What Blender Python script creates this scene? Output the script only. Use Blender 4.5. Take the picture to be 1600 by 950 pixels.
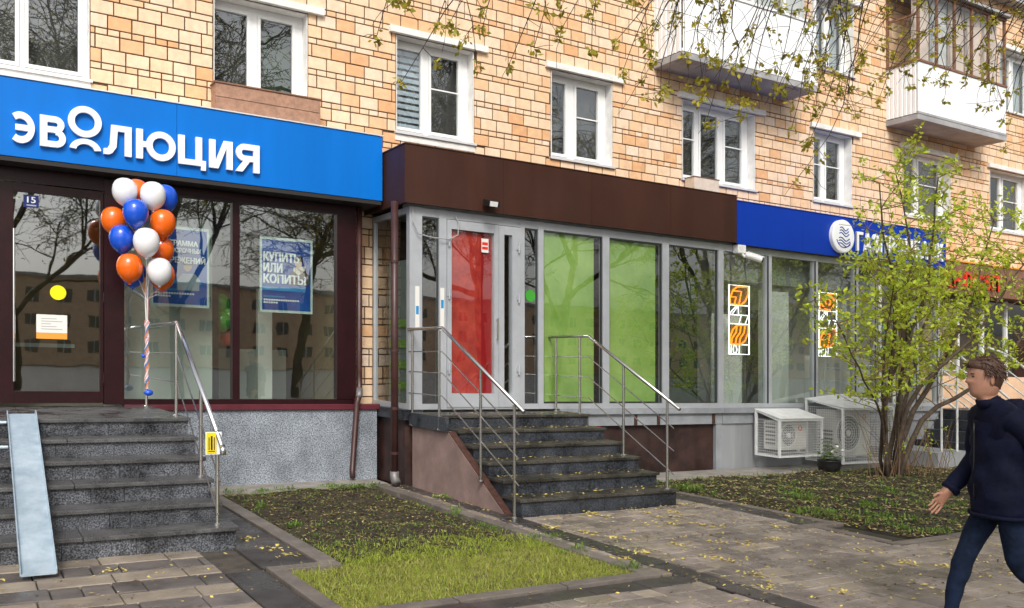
import bpy, bmesh, math, random
from mathutils import Vector, Matrix
R = math.radians
rnd = random.Random(7)
scene = bpy.context.scene
for o in list(bpy.data.objects): bpy.data.objects.remove(o)
COL = scene.collection

# ------------------------------------------------------------------ camera
# building coordinates: u runs along the facade (to the right), v out of the wall towards the street, z up.
# the street falls gently to the right: every built point drops SLOPE metres per metre of u
SLOPE = 0.029
cam = bpy.data.cameras.new('camera'); cam_o = bpy.data.objects.new('camera', cam); COL.objects.link(cam_o)
cam_o.location = (0.0, -12.15, 1.65)
cam_o.rotation_euler = (R(90), 0, -math.atan2(.5175, .8557))
cam.sensor_width = 36; cam.lens = 1421 / 1600 * 36; cam.shift_y = 70 / 1600; cam.clip_end = 900; cam.clip_start = .05
scene.camera = cam_o
# ------------------------------------------------------------------ sky and sun (bright overcast)
SUN_EL, SUN_AZ = R(42), R(205)      # azimuth measured clockwise from +Y: the sun stands behind the photographer, a little left
w = bpy.data.worlds.new('World'); scene.world = w; w.use_nodes = True
nt = w.node_tree; nt.nodes.clear()
sky = nt.nodes.new('ShaderNodeTexSky'); sky.sky_type = 'NISHITA'; sky.sun_disc = False
sky.sun_elevation = SUN_EL; sky.sun_rotation = SUN_AZ; sky.dust_density = 4; sky.air_density = 1.2
hs = nt.nodes.new('ShaderNodeHueSaturation'); hs.inputs['Saturation'].default_value = .22
bg = nt.nodes.new('ShaderNodeBackground'); bg.inputs['Strength'].default_value = .125
wo = nt.nodes.new('ShaderNodeOutputWorld')
nt.links.new(sky.outputs[0], hs.inputs['Color']); nt.links.new(hs.outputs[0], bg.inputs['Color']); nt.links.new(bg.outputs[0], wo.inputs[0])
sun = bpy.data.lights.new('sun', 'SUN'); sun.energy = 1.5; sun.angle = R(16); sun.color = (1, .95, .87)
sun_o = bpy.data.objects.new('sun', sun); COL.objects.link(sun_o)
sd = Vector((math.sin(SUN_AZ) * math.cos(SUN_EL), math.cos(SUN_AZ) * math.cos(SUN_EL), math.sin(SUN_EL)))
sun_o.rotation_euler = sd.to_track_quat('Z', 'Y').to_euler(); sun_o.location = (0, -20, 20)
scene.view_settings.view_transform = 'Standard'; scene.view_settings.look = 'None'
scene.view_settings.gamma = 1; scene.view_settings.exposure = 0.55
scene.render.engine = 'CYCLES'; scene.cycles.max_bounces = 4; scene.cycles.diffuse_bounces = 3; scene.cycles.glossy_bounces = 3; scene.cycles.transparent_max_bounces = 6
scene.render.resolution_x = 1024; scene.render.resolution_y = 608

# ------------------------------------------------------------------ materials
MATS = {}
def mat(name, col, rough=.6, metal=0, var=0, scale=4, bump=0, bscale=60, spec=.5, coat=0, col2=None, detail=4, rvar=0, rand=0, emit=None, emis=0, streak=False, trans=0):
    if name in MATS: return MATS[name]
    m = bpy.data.materials.new(name); m.use_nodes = True; N = m.node_tree.nodes; L = m.node_tree.links
    b = N['Principled BSDF']; b.inputs['Roughness'].default_value = rough; b.inputs['Metallic'].default_value = metal
    b.inputs['Specular IOR Level'].default_value = spec; b.inputs['Coat Weight'].default_value = coat
    b.inputs['Base Color'].default_value = (*col, 1)
    geo = N.new('ShaderNodeNewGeometry'); out = None
    pos = geo.outputs['Position']
    if streak:
        mp = N.new('ShaderNodeMapping'); mp.inputs['Scale'].default_value = (1, 1, .12); L.new(pos, mp.inputs[0]); pos = mp.outputs[0]
    if var or col2:
        n = N.new('ShaderNodeTexNoise'); n.inputs['Scale'].default_value = scale; n.inputs['Detail'].default_value = detail
        n.inputs['Roughness'].default_value = .65; L.new(pos, n.inputs['Vector'])
        r = N.new('ShaderNodeValToRGB'); r.color_ramp.elements[0].position = .32; r.color_ramp.elements[1].position = .68
        c1 = tuple(c * (1 - var) for c in col); c2 = tuple(min(1, c * (1 + var)) for c in (col2 or col))
        if col2: c1 = col; c2 = col2
        r.color_ramp.elements[0].color = (*c1, 1); r.color_ramp.elements[1].color = (*c2, 1)
        L.new(n.outputs['Fac'], r.inputs[0]); out = r.outputs[0]
    if rand:
        oi = N.new('ShaderNodeObjectInfo'); ad = N.new('ShaderNodeMath'); ad.operation = 'ADD'; fr = N.new('ShaderNodeMath'); fr.operation = 'FRACT'
        L.new(oi.outputs['Random'], ad.inputs[0]); L.new(geo.outputs['Random Per Island'], ad.inputs[1]); L.new(ad.outputs[0], fr.inputs[0])
        mr = N.new('ShaderNodeMapRange'); mr.inputs[3].default_value = 1 - rand; mr.inputs[4].default_value = 1 + rand
        L.new(fr.outputs[0], mr.inputs[0])
        mx = N.new('ShaderNodeMix'); mx.data_type = 'RGBA'; mx.blend_type = 'MULTIPLY'; mx.inputs[0].default_value = 1
        if out: L.new(out, mx.inputs[6])
        else: mx.inputs[6].default_value = (*col, 1)
        L.new(mr.outputs[0], mx.inputs[7]); out = mx.outputs[2]
    if out: L.new(out, b.inputs['Base Color'])
    if rvar:
        n2 = N.new('ShaderNodeTexNoise'); n2.inputs['Scale'].default_value = 2.3; n2.inputs['Detail'].default_value = 5; L.new(geo.outputs['Position'], n2.inputs['Vector'])
        mr2 = N.new('ShaderNodeMapRange'); mr2.inputs[1].default_value = .35; mr2.inputs[2].default_value = .65
        mr2.inputs[3].default_value = max(.05, rough - rvar); mr2.inputs[4].default_value = min(1, rough + rvar)
        L.new(n2.outputs['Fac'], mr2.inputs[0]); L.new(mr2.outputs[0], b.inputs['Roughness'])
    if bump:
        n3 = N.new('ShaderNodeTexNoise'); n3.inputs['Scale'].default_value = bscale; n3.inputs['Detail'].default_value = 4; L.new(geo.outputs['Position'], n3.inputs['Vector'])
        bp = N.new('ShaderNodeBump'); bp.inputs['Strength'].default_value = bump; bp.inputs['Distance'].default_value = .01
        L.new(n3.outputs['Fac'], bp.inputs['Height']); L.new(bp.outputs[0], b.inputs['Normal'])
    if emit:
        b.inputs['Emission Color'].default_value = (*emit, 1); b.inputs['Emission Strength'].default_value = emis
    if trans:
        tr = N.new('ShaderNodeBsdfTranslucent'); ms = N.new('ShaderNodeMixShader'); ms.inputs[0].default_value = trans
        if out: L.new(out, tr.inputs[0])
        else: tr.inputs[0].default_value = (*col, 1)
        L.new(b.outputs[0], ms.inputs[1]); L.new(tr.outputs[0], ms.inputs[2]); L.new(ms.outputs[0], N['Material Output'].inputs[0])
    MATS[name] = m; return m

def granite(name, dark, light, scale=90, rough=.45, wet=.25, bal=.5, stain=.5):
    m = bpy.data.materials.new(name); m.use_nodes = True; N = m.node_tree.nodes; L = m.node_tree.links; b = N['Principled BSDF']
    geo = N.new('ShaderNodeNewGeometry')
    n = N.new('ShaderNodeTexNoise'); n.inputs['Scale'].default_value = scale; n.inputs['Detail'].default_value = 3; n.inputs['Roughness'].default_value = .7; L.new(geo.outputs['Position'], n.inputs['Vector'])
    r = N.new('ShaderNodeValToRGB'); e = r.color_ramp.elements
    e[0].position = bal - .1; e[0].color = (*dark, 1); e[1].position = bal + .1; e[1].color = (*light, 1)
    L.new(n.outputs['Fac'], r.inputs[0])
    n2 = N.new('ShaderNodeTexNoise'); n2.inputs['Scale'].default_value = 2.6; n2.inputs['Detail'].default_value = 6; n2.inputs['Roughness'].default_value = .7; L.new(geo.outputs['Position'], n2.inputs['Vector'])
    mr = N.new('ShaderNodeMapRange'); mr.inputs[1].default_value = .38; mr.inputs[2].default_value = .62; mr.inputs[3].default_value = 1 - stain; mr.inputs[4].default_value = 1.1; L.new(n2.outputs['Fac'], mr.inputs[0])
    mx = N.new('ShaderNodeMix'); mx.data_type = 'RGBA'; mx.blend_type = 'MULTIPLY'; mx.inputs[0].default_value = 1
    L.new(r.outputs[0], mx.inputs[6]); L.new(mr.outputs[0], mx.inputs[7]); L.new(mx.outputs[2], b.inputs['Base Color'])
    mr2 = N.new('ShaderNodeMapRange'); mr2.inputs[1].default_value = .38; mr2.inputs[2].default_value = .62; mr2.inputs[3].default_value = max(.08, rough - wet); mr2.inputs[4].default_value = rough + wet
    L.new(n2.outputs['Fac'], mr2.inputs[0]); L.new(mr2.outputs[0], b.inputs['Roughness'])
    MATS[name] = m; return m

def brick_material():
    m = bpy.data.materials.new('brick'); m.use_nodes = True; N = m.node_tree.nodes; L = m.node_tree.links; b = N['Principled BSDF']; b.inputs['Roughness'].default_value = .75
    b.inputs['Specular IOR Level'].default_value = .25
    geo = N.new('ShaderNodeNewGeometry'); oi = N.new('ShaderNodeObjectInfo')
    ad = N.new('ShaderNodeMath'); ad.operation = 'ADD'; fr = N.new('ShaderNodeMath'); fr.operation = 'FRACT'
    L.new(oi.outputs['Random'], ad.inputs[0]); L.new(geo.outputs['Random Per Island'], ad.inputs[1]); L.new(ad.outputs[0], fr.inputs[0])
    r = N.new('ShaderNodeValToRGB'); e = r.color_ramp.elements
    cs = [(0, (.73, .40, .20)), (.12, (.78, .48, .27)), (.3, (.81, .56, .36)), (.55, (.83, .62, .44)), (.8, (.82, .57, .36)), (1, (.84, .66, .51))]
    e[0].position = 0; e[0].color = (*cs[0][1], 1); e[1].position = 1; e[1].color = (*cs[-1][1], 1)
    for p, c in cs[1:-1]:
        x = e.new(p); x.color = (*c, 1)
    L.new(fr.outputs[0], r.inputs[0])
    n = N.new('ShaderNodeTexNoise'); n.inputs['Scale'].default_value = 9; n.inputs['Detail'].default_value = 6; n.inputs['Roughness'].default_value = .7; L.new(geo.outputs['Position'], n.inputs['Vector'])
    mr = N.new('ShaderNodeMapRange'); mr.inputs[1].default_value = .3; mr.inputs[2].default_value = .7; mr.inputs[3].default_value = .84; mr.inputs[4].default_value = 1.08; L.new(n.outputs['Fac'], mr.inputs[0])
    mx = N.new('ShaderNodeMix'); mx.data_type = 'RGBA'; mx.blend_type = 'MULTIPLY'; mx.inputs[0].default_value = 1
    L.new(r.outputs[0], mx.inputs[6]); L.new(mr.outputs[0], mx.inputs[7])
    # old soot and water marks with shapes of their own
    mp = N.new('ShaderNodeMapping'); mp.inputs['Scale'].default_value = (1.3, 1.3, .45); L.new(geo.outputs['Position'], mp.inputs[0])
    n2 = N.new('ShaderNodeTexNoise'); n2.inputs['Scale'].default_value = 1.1; n2.inputs['Detail'].default_value = 7; n2.inputs['Roughness'].default_value = .72; L.new(mp.outputs[0], n2.inputs['Vector'])
    mr3 = N.new('ShaderNodeMapRange'); mr3.inputs[1].default_value = .58; mr3.inputs[2].default_value = .78; mr3.inputs[3].default_value = 0; mr3.inputs[4].default_value = .45; L.new(n2.outputs['Fac'], mr3.inputs[0])
    mx2 = N.new('ShaderNodeMix'); mx2.data_type = 'RGBA'; L.new(mr3.outputs[0], mx2.inputs[0]); L.new(mx.outputs[2], mx2.inputs[6]); mx2.inputs[7].default_value = (.42, .27, .13, 1)
    mp2 = N.new('ShaderNodeMapping'); mp2.inputs['Scale'].default_value = (5, 5, .35); L.new(geo.outputs['Position'], mp2.inputs[0])
    n4 = N.new('ShaderNodeTexNoise'); n4.inputs['Scale'].default_value = 1.0; n4.inputs['Detail'].default_value = 5; L.new(mp2.outputs[0], n4.inputs['Vector'])
    mr4 = N.new('ShaderNodeMapRange'); mr4.inputs[1].default_value = .55; mr4.inputs[2].default_value = .75; mr4.inputs[3].default_value = 0; mr4.inputs[4].default_value = .4; L.new(n4.outputs['Fac'], mr4.inputs[0])
    mx4 = N.new('ShaderNodeMix'); mx4.data_type = 'RGBA'; L.new(mr4.outputs[0], mx4.inputs[0]); L.new(mx2.outputs[2], mx4.inputs[6]); mx4.inputs[7].default_value = (.50, .33, .19, 1)
    L.new(mx4.outputs[2], b.inputs['Base Color'])
    n3 = N.new('ShaderNodeTexNoise'); n3.inputs['Scale'].default_value = 45; n3.inputs['Detail'].default_value = 5; L.new(geo.outputs['Position'], n3.inputs['Vector'])
    bp = N.new('ShaderNodeBump'); bp.inputs['Strength'].default_value = .35; bp.inputs['Distance'].default_value = .006; L.new(n3.outputs['Fac'], bp.inputs['Height']); L.new(bp.outputs[0], b.inputs['Normal'])
    MATS['brick'] = m; return m

def glass(name, tint=(.92, .96, .95), ior=1.75, base=.04, wav=.0):
    m = bpy.data.materials.new(name); m.use_nodes = True; N = m.node_tree.nodes; L = m.node_tree.links; N.clear()
    o = N.new('ShaderNodeOutputMaterial'); t = N.new('ShaderNodeBsdfTransparent'); t.inputs[0].default_value = (*tint, 1)
    g = N.new('ShaderNodeBsdfGlossy'); g.inputs['Roughness'].default_value = .012; g.inputs[0].default_value = (.95, .97, .97, 1)
    lw = N.new('ShaderNodeLayerWeight'); lw.inputs[0].default_value = .5; pw = N.new('ShaderNodeMath'); pw.operation = 'POWER'; pw.inputs[1].default_value = 4.5
    mr = N.new('ShaderNodeMapRange'); mr.inputs[3].default_value = base; mr.inputs[4].default_value = .9; mx = N.new('ShaderNodeMixShader')
    L.new(lw.outputs['Facing'], pw.inputs[0]); L.new(pw.outputs[0], mr.inputs[0]); L.new(mr.outputs[0], mx.inputs[0]); L.new(t.outputs[0], mx.inputs[1]); L.new(g.outputs[0], mx.inputs[2]); L.new(mx.outputs[0], o.inputs[0])
    if wav:
        geo = N.new('ShaderNodeNewGeometry'); n = N.new('ShaderNodeTexNoise'); n.inputs['Scale'].default_value = 1.6; L.new(geo.outputs['Position'], n.inputs['Vector'])
        bp = N.new('ShaderNodeBump'); bp.inputs['Strength'].default_value = wav; bp.inputs['Distance'].default_value = .02; L.new(n.outputs['Fac'], bp.inputs['Height']); L.new(bp.outputs[0], g.inputs['Normal'])
    MATS[name] = m; return m

brick_material()
glass('shop_glass', (.80, .87, .83), 1.8, .27, .05); glass('window_glass', (.80, .85, .86), 1.8, .19, .08); glass('film_glass', (.92, .95, .92), 1.8, .13, .05); glass('clear_glass', (.92, .93, .92), 1.8, .10, .06)
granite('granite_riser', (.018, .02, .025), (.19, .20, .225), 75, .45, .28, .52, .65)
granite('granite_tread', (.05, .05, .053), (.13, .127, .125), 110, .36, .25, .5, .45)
granite('granite_chip', (.07, .085, .11), (.40, .44, .49), 62, .6, .12, .49, .3)
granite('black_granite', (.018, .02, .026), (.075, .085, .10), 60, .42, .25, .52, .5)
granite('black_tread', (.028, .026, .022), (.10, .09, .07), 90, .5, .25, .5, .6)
mat('mortar', (.095, .055, .032), .9, var=.3, scale=20)
mat('white_frame', (.8, .8, .79), .35, var=.04, scale=3)
mat('white_plaster', (.76, .75, .72), .8, var=.12, scale=5, bump=.2)
mat('flash_metal', (.72, .73, .74), .4, metal=.3)
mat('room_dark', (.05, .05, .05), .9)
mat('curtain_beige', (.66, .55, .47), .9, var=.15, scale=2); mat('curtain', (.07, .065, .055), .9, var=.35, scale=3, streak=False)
mat('curtain_light', (.55, .57, .56), .9, var=.2, scale=4)
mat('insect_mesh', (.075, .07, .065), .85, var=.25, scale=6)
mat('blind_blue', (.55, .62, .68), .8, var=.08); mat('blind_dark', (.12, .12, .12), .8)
mat('sign_blue', (.0, .15, .57), .45, var=.10, scale=1.4, streak=True, spec=.2)
mat('sign_blue_deep', (.0, .035, .36), .45, var=.06, scale=1.2, spec=.25)
mat('sign_brown', (.05, .019, .012), .5, spec=.25, var=.18, scale=1.6, rvar=.1, streak=True)
mat('letter_white', (.82, .83, .85), .4, emit=(1, 1, 1), emis=.06)
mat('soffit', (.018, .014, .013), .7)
mat('maroon', (.02, .0035, .005), .32, var=.25, scale=6, spec=.35)
mat('maroon_light', (.11, .018, .028), .35, var=.2, scale=5)
mat('alu', (.45, .47, .50), .42, metal=.2, var=.08, scale=3)
mat('alu_shade', (.05, .055, .06), .5)
mat('sill_beam', (.29, .305, .33), .6, var=.15, scale=4)
mat('steel', (.62, .60, .57), .24, metal=1, var=.06, scale=8)
mat('steel_bright', (.75, .75, .76), .17, metal=1)
mat('black_plastic', (.015, .015, .016), .35); mat('grey_plastic', (.35, .36, .37), .5)
mat('white_plastic', (.78, .78, .76), .35, var=.05, scale=8)
mat('cage_white', (.78, .79, .79), .45, var=.08, scale=10)
mat('cage_roof', (.74, .75, .75), .45, var=.12, scale=6)
mat('fan_grille', (.2, .2, .2), .6)
mat('ac_body', (.62, .61, .56), .5, var=.08, scale=4)
mat('red_film', (.34, .015, .013), .4, col2=(.58, .06, .04), scale=7, detail=7); mat('red_dark', (.33, .008, .012), .3)
mat('green_film', (.20, .36, .06), .5, scale=1.6, col2=(.36, .52, .15), detail=6)
mat('dark_green', (.03, .055, .02), .6, var=.6, scale=2.5)
mat('brown_wood', (.13, .075, .045), .6, var=.35, scale=8, streak=True)
mat('planter_tan', (.34, .19, .125), .75, var=.22, scale=14, bump=.2)
mat('planter_cream', (.62, .52, .42), .7, var=.1, scale=8)
mat('pink_wall', (.25, .17, .15), .85, var=.22, scale=3, bump=.25, rvar=.1)
mat('rust_edge', (.06, .022, .014), .8, var=.5, scale=20)
mat('grey_panel', (.29, .30, .315), .8, var=.18, scale=2.2, streak=True)
mat('brown_panel', (.036, .016, .013), .6, var=.6, scale=3, rvar=.2)
mat('red_tile', (.17, .038, .022), .5, var=.35, scale=6); mat('bright_red', (.75, .03, .015), .5, var=.1)
mat('balcony_white', (.85, .86, .86), .5, var=.04, scale=4, streak=True)
mat('slab_grey', (.36, .355, .36), .85, var=.2, scale=2.5)
mat('frame_brown', (.20, .10, .06), .65, var=.3, scale=9)
mat('downpipe_brown', (.055, .022, .02), .4, var=.25, scale=6)
mat('galv', (.30, .39, .46), .45, metal=.3, col2=(.48, .57, .64), scale=6, bump=.06, rvar=.12)
mat('yellow', (.82, .62, .0), .5); mat('yellow_bright', (.9, .78, .0), .4); mat('ink', (.02, .02, .02), .6)
mat('paper', (.75, .74, .70), .8); mat('orange_print', (.8, .33, .04), .7); mat('print_grey', (.42, .42, .42), .8)
mat('poster_blue', (.012, .045, .26), .35, col2=(.01, .10, .42), scale=2.2); mat('poster_light', (.02, .28, .60), .4)
mat('poster_frame', (.60, .70, .68), .3); mat('print_white', (.85, .87, .88), .5); mat('skin_print', (.62, .38, .27), .6)
mat('coat_print', (.09, .05, .04), .7); mat('collar_print', (.72, .63, .52), .7); mat('hair_print', (.02, .015, .012), .7); mat('shirt_print', (.35, .42, .48), .7)
mat('plate_blue', (.008, .02, .16), .35)
mat('neon_white', (.9, .9, .9), .4, emit=(1, 1, 1), emis=1.6); mat('neon_orange', (.9, .25, .01), .4, emit=(1, .27, .01), emis=1.5); mat('panel_brown', (.16, .10, .07), .4)
mat('lamp_strip', (.9, .9, .8), .5, emit=(1, .93, .72), emis=5)
mat('interior_wall', (.52, .55, .50), .9, var=.1, scale=1.2); mat('interior_tan', (.27, .22, .13), .9, var=.2, scale=1.4); mat('interior_floor', (.22, .20, .17), .5, var=.1)
mat('zinc', (.20, .19, .19), .5, metal=.4, var=.2); mat('interior_white', (.72, .73, .70), .9, var=.06, scale=1.2); mat('interior_grey', (.30, .32, .31), .9, var=.15, scale=1.5); mat('counter', (.52, .55, .52), .5)
mat('brown_room', (.10, .06, .045), .9, var=.5, scale=12)
for n_, c_ in dict(balloon_white=(.80, .79, .80), balloon_blue=(.008, .085, .60), balloon_orange=(.85, .135, .004), balloon_green=(.05, .35, .03), balloon_yellow=(.8, .5, .02), balloon_red=(.6, .05, .02)).items():
    mat(n_, c_, .22, coat=.4)
mat('ribbon_pink', (.75, .35, .35), .4); mat('ribbon_white', (.8, .78, .78), .4); mat('ribbon_blue', (.04, .2, .6), .4); mat('ribbon_orange', (.75, .25, .04), .4)
mat('bark', (.085, .06, .042), .9, var=.45, scale=14, bump=.5, bscale=40)
mat('bark_dark', (.035, .026, .02), .9, var=.3, scale=10)
mat('twig_tan', (.20, .12, .06), .8, var=.3, scale=8)
mat('leaf_bright', (.58, .66, .06), .5, rand=.3, trans=.45); mat('leaf_deep', (.36, .50, .04), .55, rand=.3, trans=.3)
mat('bud', (.44, .36, .03), .6, rand=.3, trans=.35); mat('bud_green', (.30, .30, .03), .6, rand=.3, trans=.35)
mat('weed', (.14, .24, .03), .6, rand=.4, trans=.3); mat('moss', (.20, .20, .03), .8, rand=.4)
mat('grass', (.29, .345, .045), .6, rand=.45, trans=.3); mat('dry_grass', (.36, .33, .10), .7, rand=.35, trans=.2)
mat('soil', (.016, .012, .008), .95, var=.5, scale=5, col2=(.052, .044, .02), bump=.9, bscale=28)
mat('lawn_soil', (.09, .085, .03), .95, var=.4, scale=9, bump=.8, bscale=30)
mat('litter', (.085, .052, .026), .8, rand=.5); mat('litter_pale', (.36, .27, .13), .8, rand=.35); mat('petal', (.58, .46, .12), .7, rand=.25)
mat('paver_light', (.17, .14, .11), .45, col2=(.34, .285, .22), scale=2.6, rand=.14, bump=.35, bscale=70, rvar=.28)
mat('paver_dark', (.075, .065, .06), .42, col2=(.17, .145, .13), scale=3, rand=.22, bump=.35, bscale=70, rvar=.25)
mat('paver_worn', (.105, .088, .075), .4, col2=(.34, .285, .245), scale=1.7, rand=.18, bump=.45, bscale=60, rvar=.28)
mat('paver_black', (.045, .039, .037), .36, var=.3, scale=4, rand=.2, bump=.3, bscale=60, rvar=.2)
mat('joint', (.06, .05, .04), .9, var=.4, scale=8)
mat('kerb', (.20, .17, .145), .55, col2=(.105, .09, .08), scale=3.5, bump=.3, rvar=.2)
mat('apron', (.27, .25, .225), .75, var=.3, scale=5, bump=.5, bscale=30, rvar=.15)
mat('asphalt', (.055, .055, .056), .7, var=.25, scale=12, bump=.4)
mat('far_brick', (.72, .48, .31), .9, var=.15, scale=1.5); mat('far_glass', (.06, .07, .08), .1); mat('far_white', (.6, .6, .58), .7)
mat('jacket', (.0025, .004, .018), .8, spec=.2, var=.4, scale=9, bump=.9, bscale=13); mat('jeans', (.007, .014, .034), .9, spec=.2, var=.45, scale=12, bump=.9, bscale=16)
mat('skin', (.40, .20, .13), .5, var=.1, scale=9); mat('hair', (.075, .035, .02), .6, var=.3, scale=40); mat('shoe', (.02, .018, .017), .5); mat('eye_dark', (.01, .008, .008), .2)

# ------------------------------------------------------------------ mesh helpers
WORLD = {}                      # world location of every object used as a parent
def W(u, v, z): return Vector((u, -v, z - SLOPE * u))
class MB:
    def __init__(s): s.v = []; s.f = []; s.mi = []; s.cur = 0
    def add(s, vs, fs):
        b = len(s.v); s.v += [tuple(p) for p in vs]; s.f += [[b + i for i in f] for f in fs]; s.mi += [s.cur] * len(fs); return s
    def box(s, u0, u1, v0, v1, z0, z1):
        vs = [(u, v, z) for z in (z0, z1) for v in (v0, v1) for u in (u0, u1)]
        return s.add(vs, [(0, 1, 3, 2), (4, 6, 7, 5), (0, 4, 5, 1), (2, 3, 7, 6), (0, 2, 6, 4), (1, 5, 7, 3)])
    def prism(s, prof, axis, a0, a1):
        # prof: 2-D outline in the two remaining axes (u,v,z order), extruded along axis
        def P(p, a):
            return (a, p[0], p[1]) if axis == 'u' else (p[0], a, p[1]) if axis == 'v' else (p[0], p[1], a)
        n = len(prof); vs = [P(p, a0) for p in prof] + [P(p, a1) for p in prof]
        return s.add(vs, [list(range(n))[::-1], list(range(n, 2 * n))] + [(i, (i + 1) % n, n + (i + 1) % n, n + i) for i in range(n)])
    def tube(s, pts, r, n=8, cap=True):
        P = [Vector(p) for p in pts]; rr = r if isinstance(r, (list, tuple)) else [r] * len(P)
        base = len(s.v); up = None
        for i, p in enumerate(P):
            d = (P[min(i + 1, len(P) - 1)] - P[max(i - 1, 0)])
            if d.length < 1e-9: d = Vector((0, 0, 1))
            d.normalize()
            if up is None: up = Vector((0, 0, 1)) if abs(d.z) < .9 else Vector((1, 0, 0))
            x = up.cross(d)
            if x.length < 1e-4: x = Vector((0, 1, 0)).cross(d)
            x.normalize(); y = d.cross(x); up = y
            for k in range(n):
                a = 2 * math.pi * k / n; q = p + (x * math.cos(a) + y * math.sin(a)) * rr[i]; s.v.append(tuple(q))
        m = len(P); fs = []
        for i in range(m - 1):
            for k in range(n):
                fs.append([base + i * n + k, base + i * n + (k + 1) % n, base + (i + 1) * n + (k + 1) % n, base + (i + 1) * n + k])
        if cap: fs.append([base + k for k in range(n)][::-1]); fs.append([base + (m - 1) * n + k for k in range(n)])
        s.f += fs; s.mi += [s.cur] * len(fs); return s
    def lathe(s, prof, c, axis='z', n=20):
        base = len(s.v)
        for r, h in prof:
            for k in range(n):
                a = 2 * math.pi * k / n; x, y = r * math.cos(a), r * math.sin(a)
                s.v.append((c[0] + x, c[1] + y, c[2] + h) if axis == 'z' else (c[0] + x, c[1] + h, c[2] + y) if axis == 'v' else (c[0] + h, c[1] + x, c[2] + y))
        fs = []
        for i in range(len(prof) - 1):
            for k in range(n): fs.append([base + i * n + k, base + i * n + (k + 1) % n, base + (i + 1) * n + (k + 1) % n, base + (i + 1) * n + k])
        s.f += fs; s.mi += [s.cur] * len(fs); return s
    def ball(s, c, r, n=12, m=8, sc=(1, 1, 1)):
        base = len(s.v)
        for i in range(m + 1):
            t = math.pi * i / m
            for k in range(n):
                a = 2 * math.pi * k / n
                s.v.append((c[0] + r * sc[0] * math.sin(t) * math.cos(a), c[1] + r * sc[1] * math.sin(t) * math.sin(a), c[2] + r * sc[2] * math.cos(t)))
        fs = []
        for i in range(m):
            for k in range(n): fs.append([base + i * n + k, base + i * n + (k + 1) % n, base + (i + 1) * n + (k + 1) % n, base + (i + 1) * n + k])
        s.f += fs; s.mi += [s.cur] * len(fs); return s
    def build(s, name, m, parent=None, smooth=False, bevel=0, label=None, cat=None, group=None, kind=None, clean=True, local=False):
        pts = [Vector((p[0], -p[1], p[2] - SLOPE * p[0])) for p in s.v]
        if pts:
            L = Vector(((min(p.x for p in pts) + max(p.x for p in pts)) / 2, (min(p.y for p in pts) + max(p.y for p in pts)) / 2, min(p.z for p in pts)))
        else: L = Vector((0, 0, 0))
        me = bpy.data.meshes.new(name); me.from_pydata([p - L for p in pts], [], s.f)
        for mm in (m if isinstance(m, (list, tuple)) else [m]): me.materials.append(MATS[mm])
        if isinstance(m, (list, tuple)): me.polygons.foreach_set('material_index', s.mi)
        if clean or bevel:
            bm = bmesh.new(); bm.from_mesh(me)
            if smooth: bmesh.ops.remove_doubles(bm, verts=bm.verts, dist=1e-5)
            bmesh.ops.recalc_face_normals(bm, faces=bm.faces)
            if bevel: bmesh.ops.bevel(bm, geom=[e for e in bm.edges if len(e.link_faces) == 2 and e.calc_face_angle(0) > .5], offset=bevel, segments=2, affect='EDGES', profile=.6)
            bm.to_mesh(me); bm.free()
        if smooth: me.polygons.foreach_set('use_smooth', [True] * len(me.polygons))
        return link(name, me, L, parent, label, cat, group, kind)
def link(name, me, L, parent=None, label=None, cat=None, group=None, kind=None):
    o = bpy.data.objects.new(name, me); COL.objects.link(o)
    WORLD[o.name] = Vector(L)
    if parent: o.parent = parent; o.location = Vector(L) - WORLD[parent.name]
    else: o.location = L
    tag(o, label, cat, group, kind); return o
def tag(o, label=None, cat=None, group=None, kind=None):
    if label: o['label'] = label
    if cat: o['category'] = cat
    if group: o['group'] = group
    if kind: o['kind'] = kind
    return o
def thing(name, u, v, z, label=None, cat=None, group=None, parent=None):
    o = link(name, None, W(u, v, z), parent, label, cat, group); o.empty_display_size = .2; return o
def B(u0, u1, v0, v1, z0, z1): return MB().box(u0, u1, v0, v1, z0, z1)
def part(name, m, parent, *a, bevel=0):
    if m.endswith('_glass') and m != 'far_glass':            # a pane is one clear sheet at the middle of its thickness
        u0, u1, v0, v1, z0, z1 = a
        if v1 - v0 < u1 - u0: q = [(u0, (v0 + v1) / 2, z0), (u1, (v0 + v1) / 2, z0), (u1, (v0 + v1) / 2, z1), (u0, (v0 + v1) / 2, z1)]
        else: q = [((u0 + u1) / 2, v0, z0), ((u0 + u1) / 2, v1, z0), ((u0 + u1) / 2, v1, z1), ((u0 + u1) / 2, v0, z1)]
        return MB().add(q, [(0, 1, 2, 3)]).build(name, m, parent)
    return B(*a).build(name, m, parent, bevel=bevel)
def shared(name, me, u, v, z, parent): return link(name, me, W(u, v, z), parent)
def local_mesh(mb, name, m, bevel=0):
    me = bpy.data.meshes.new(name); me.from_pydata([Vector((p[0], -p[1], p[2] - SLOPE * p[0])) for p in mb.v], [], mb.f)
    me.materials.append(MATS[m]); bm = bmesh.new(); bm.from_mesh(me); bmesh.ops.recalc_face_normals(bm, faces=bm.faces)
    if bevel: bmesh.ops.bevel(bm, geom=list(bm.edges), offset=bevel, segments=1, affect='EDGES')
    bm.to_mesh(me); bm.free(); return me
CU, CV, CF = .8557, .5175, 1421.
def project(u, v, z):
    p = W(u, v, z); r = p.x * CU + (-p.y - 12.15) * CV; fw = p.x * CV - (-p.y - 12.15) * CU
    return 800 + CF * r / fw, 545 - CF * (p.z - 1.65) / fw, fw
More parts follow.
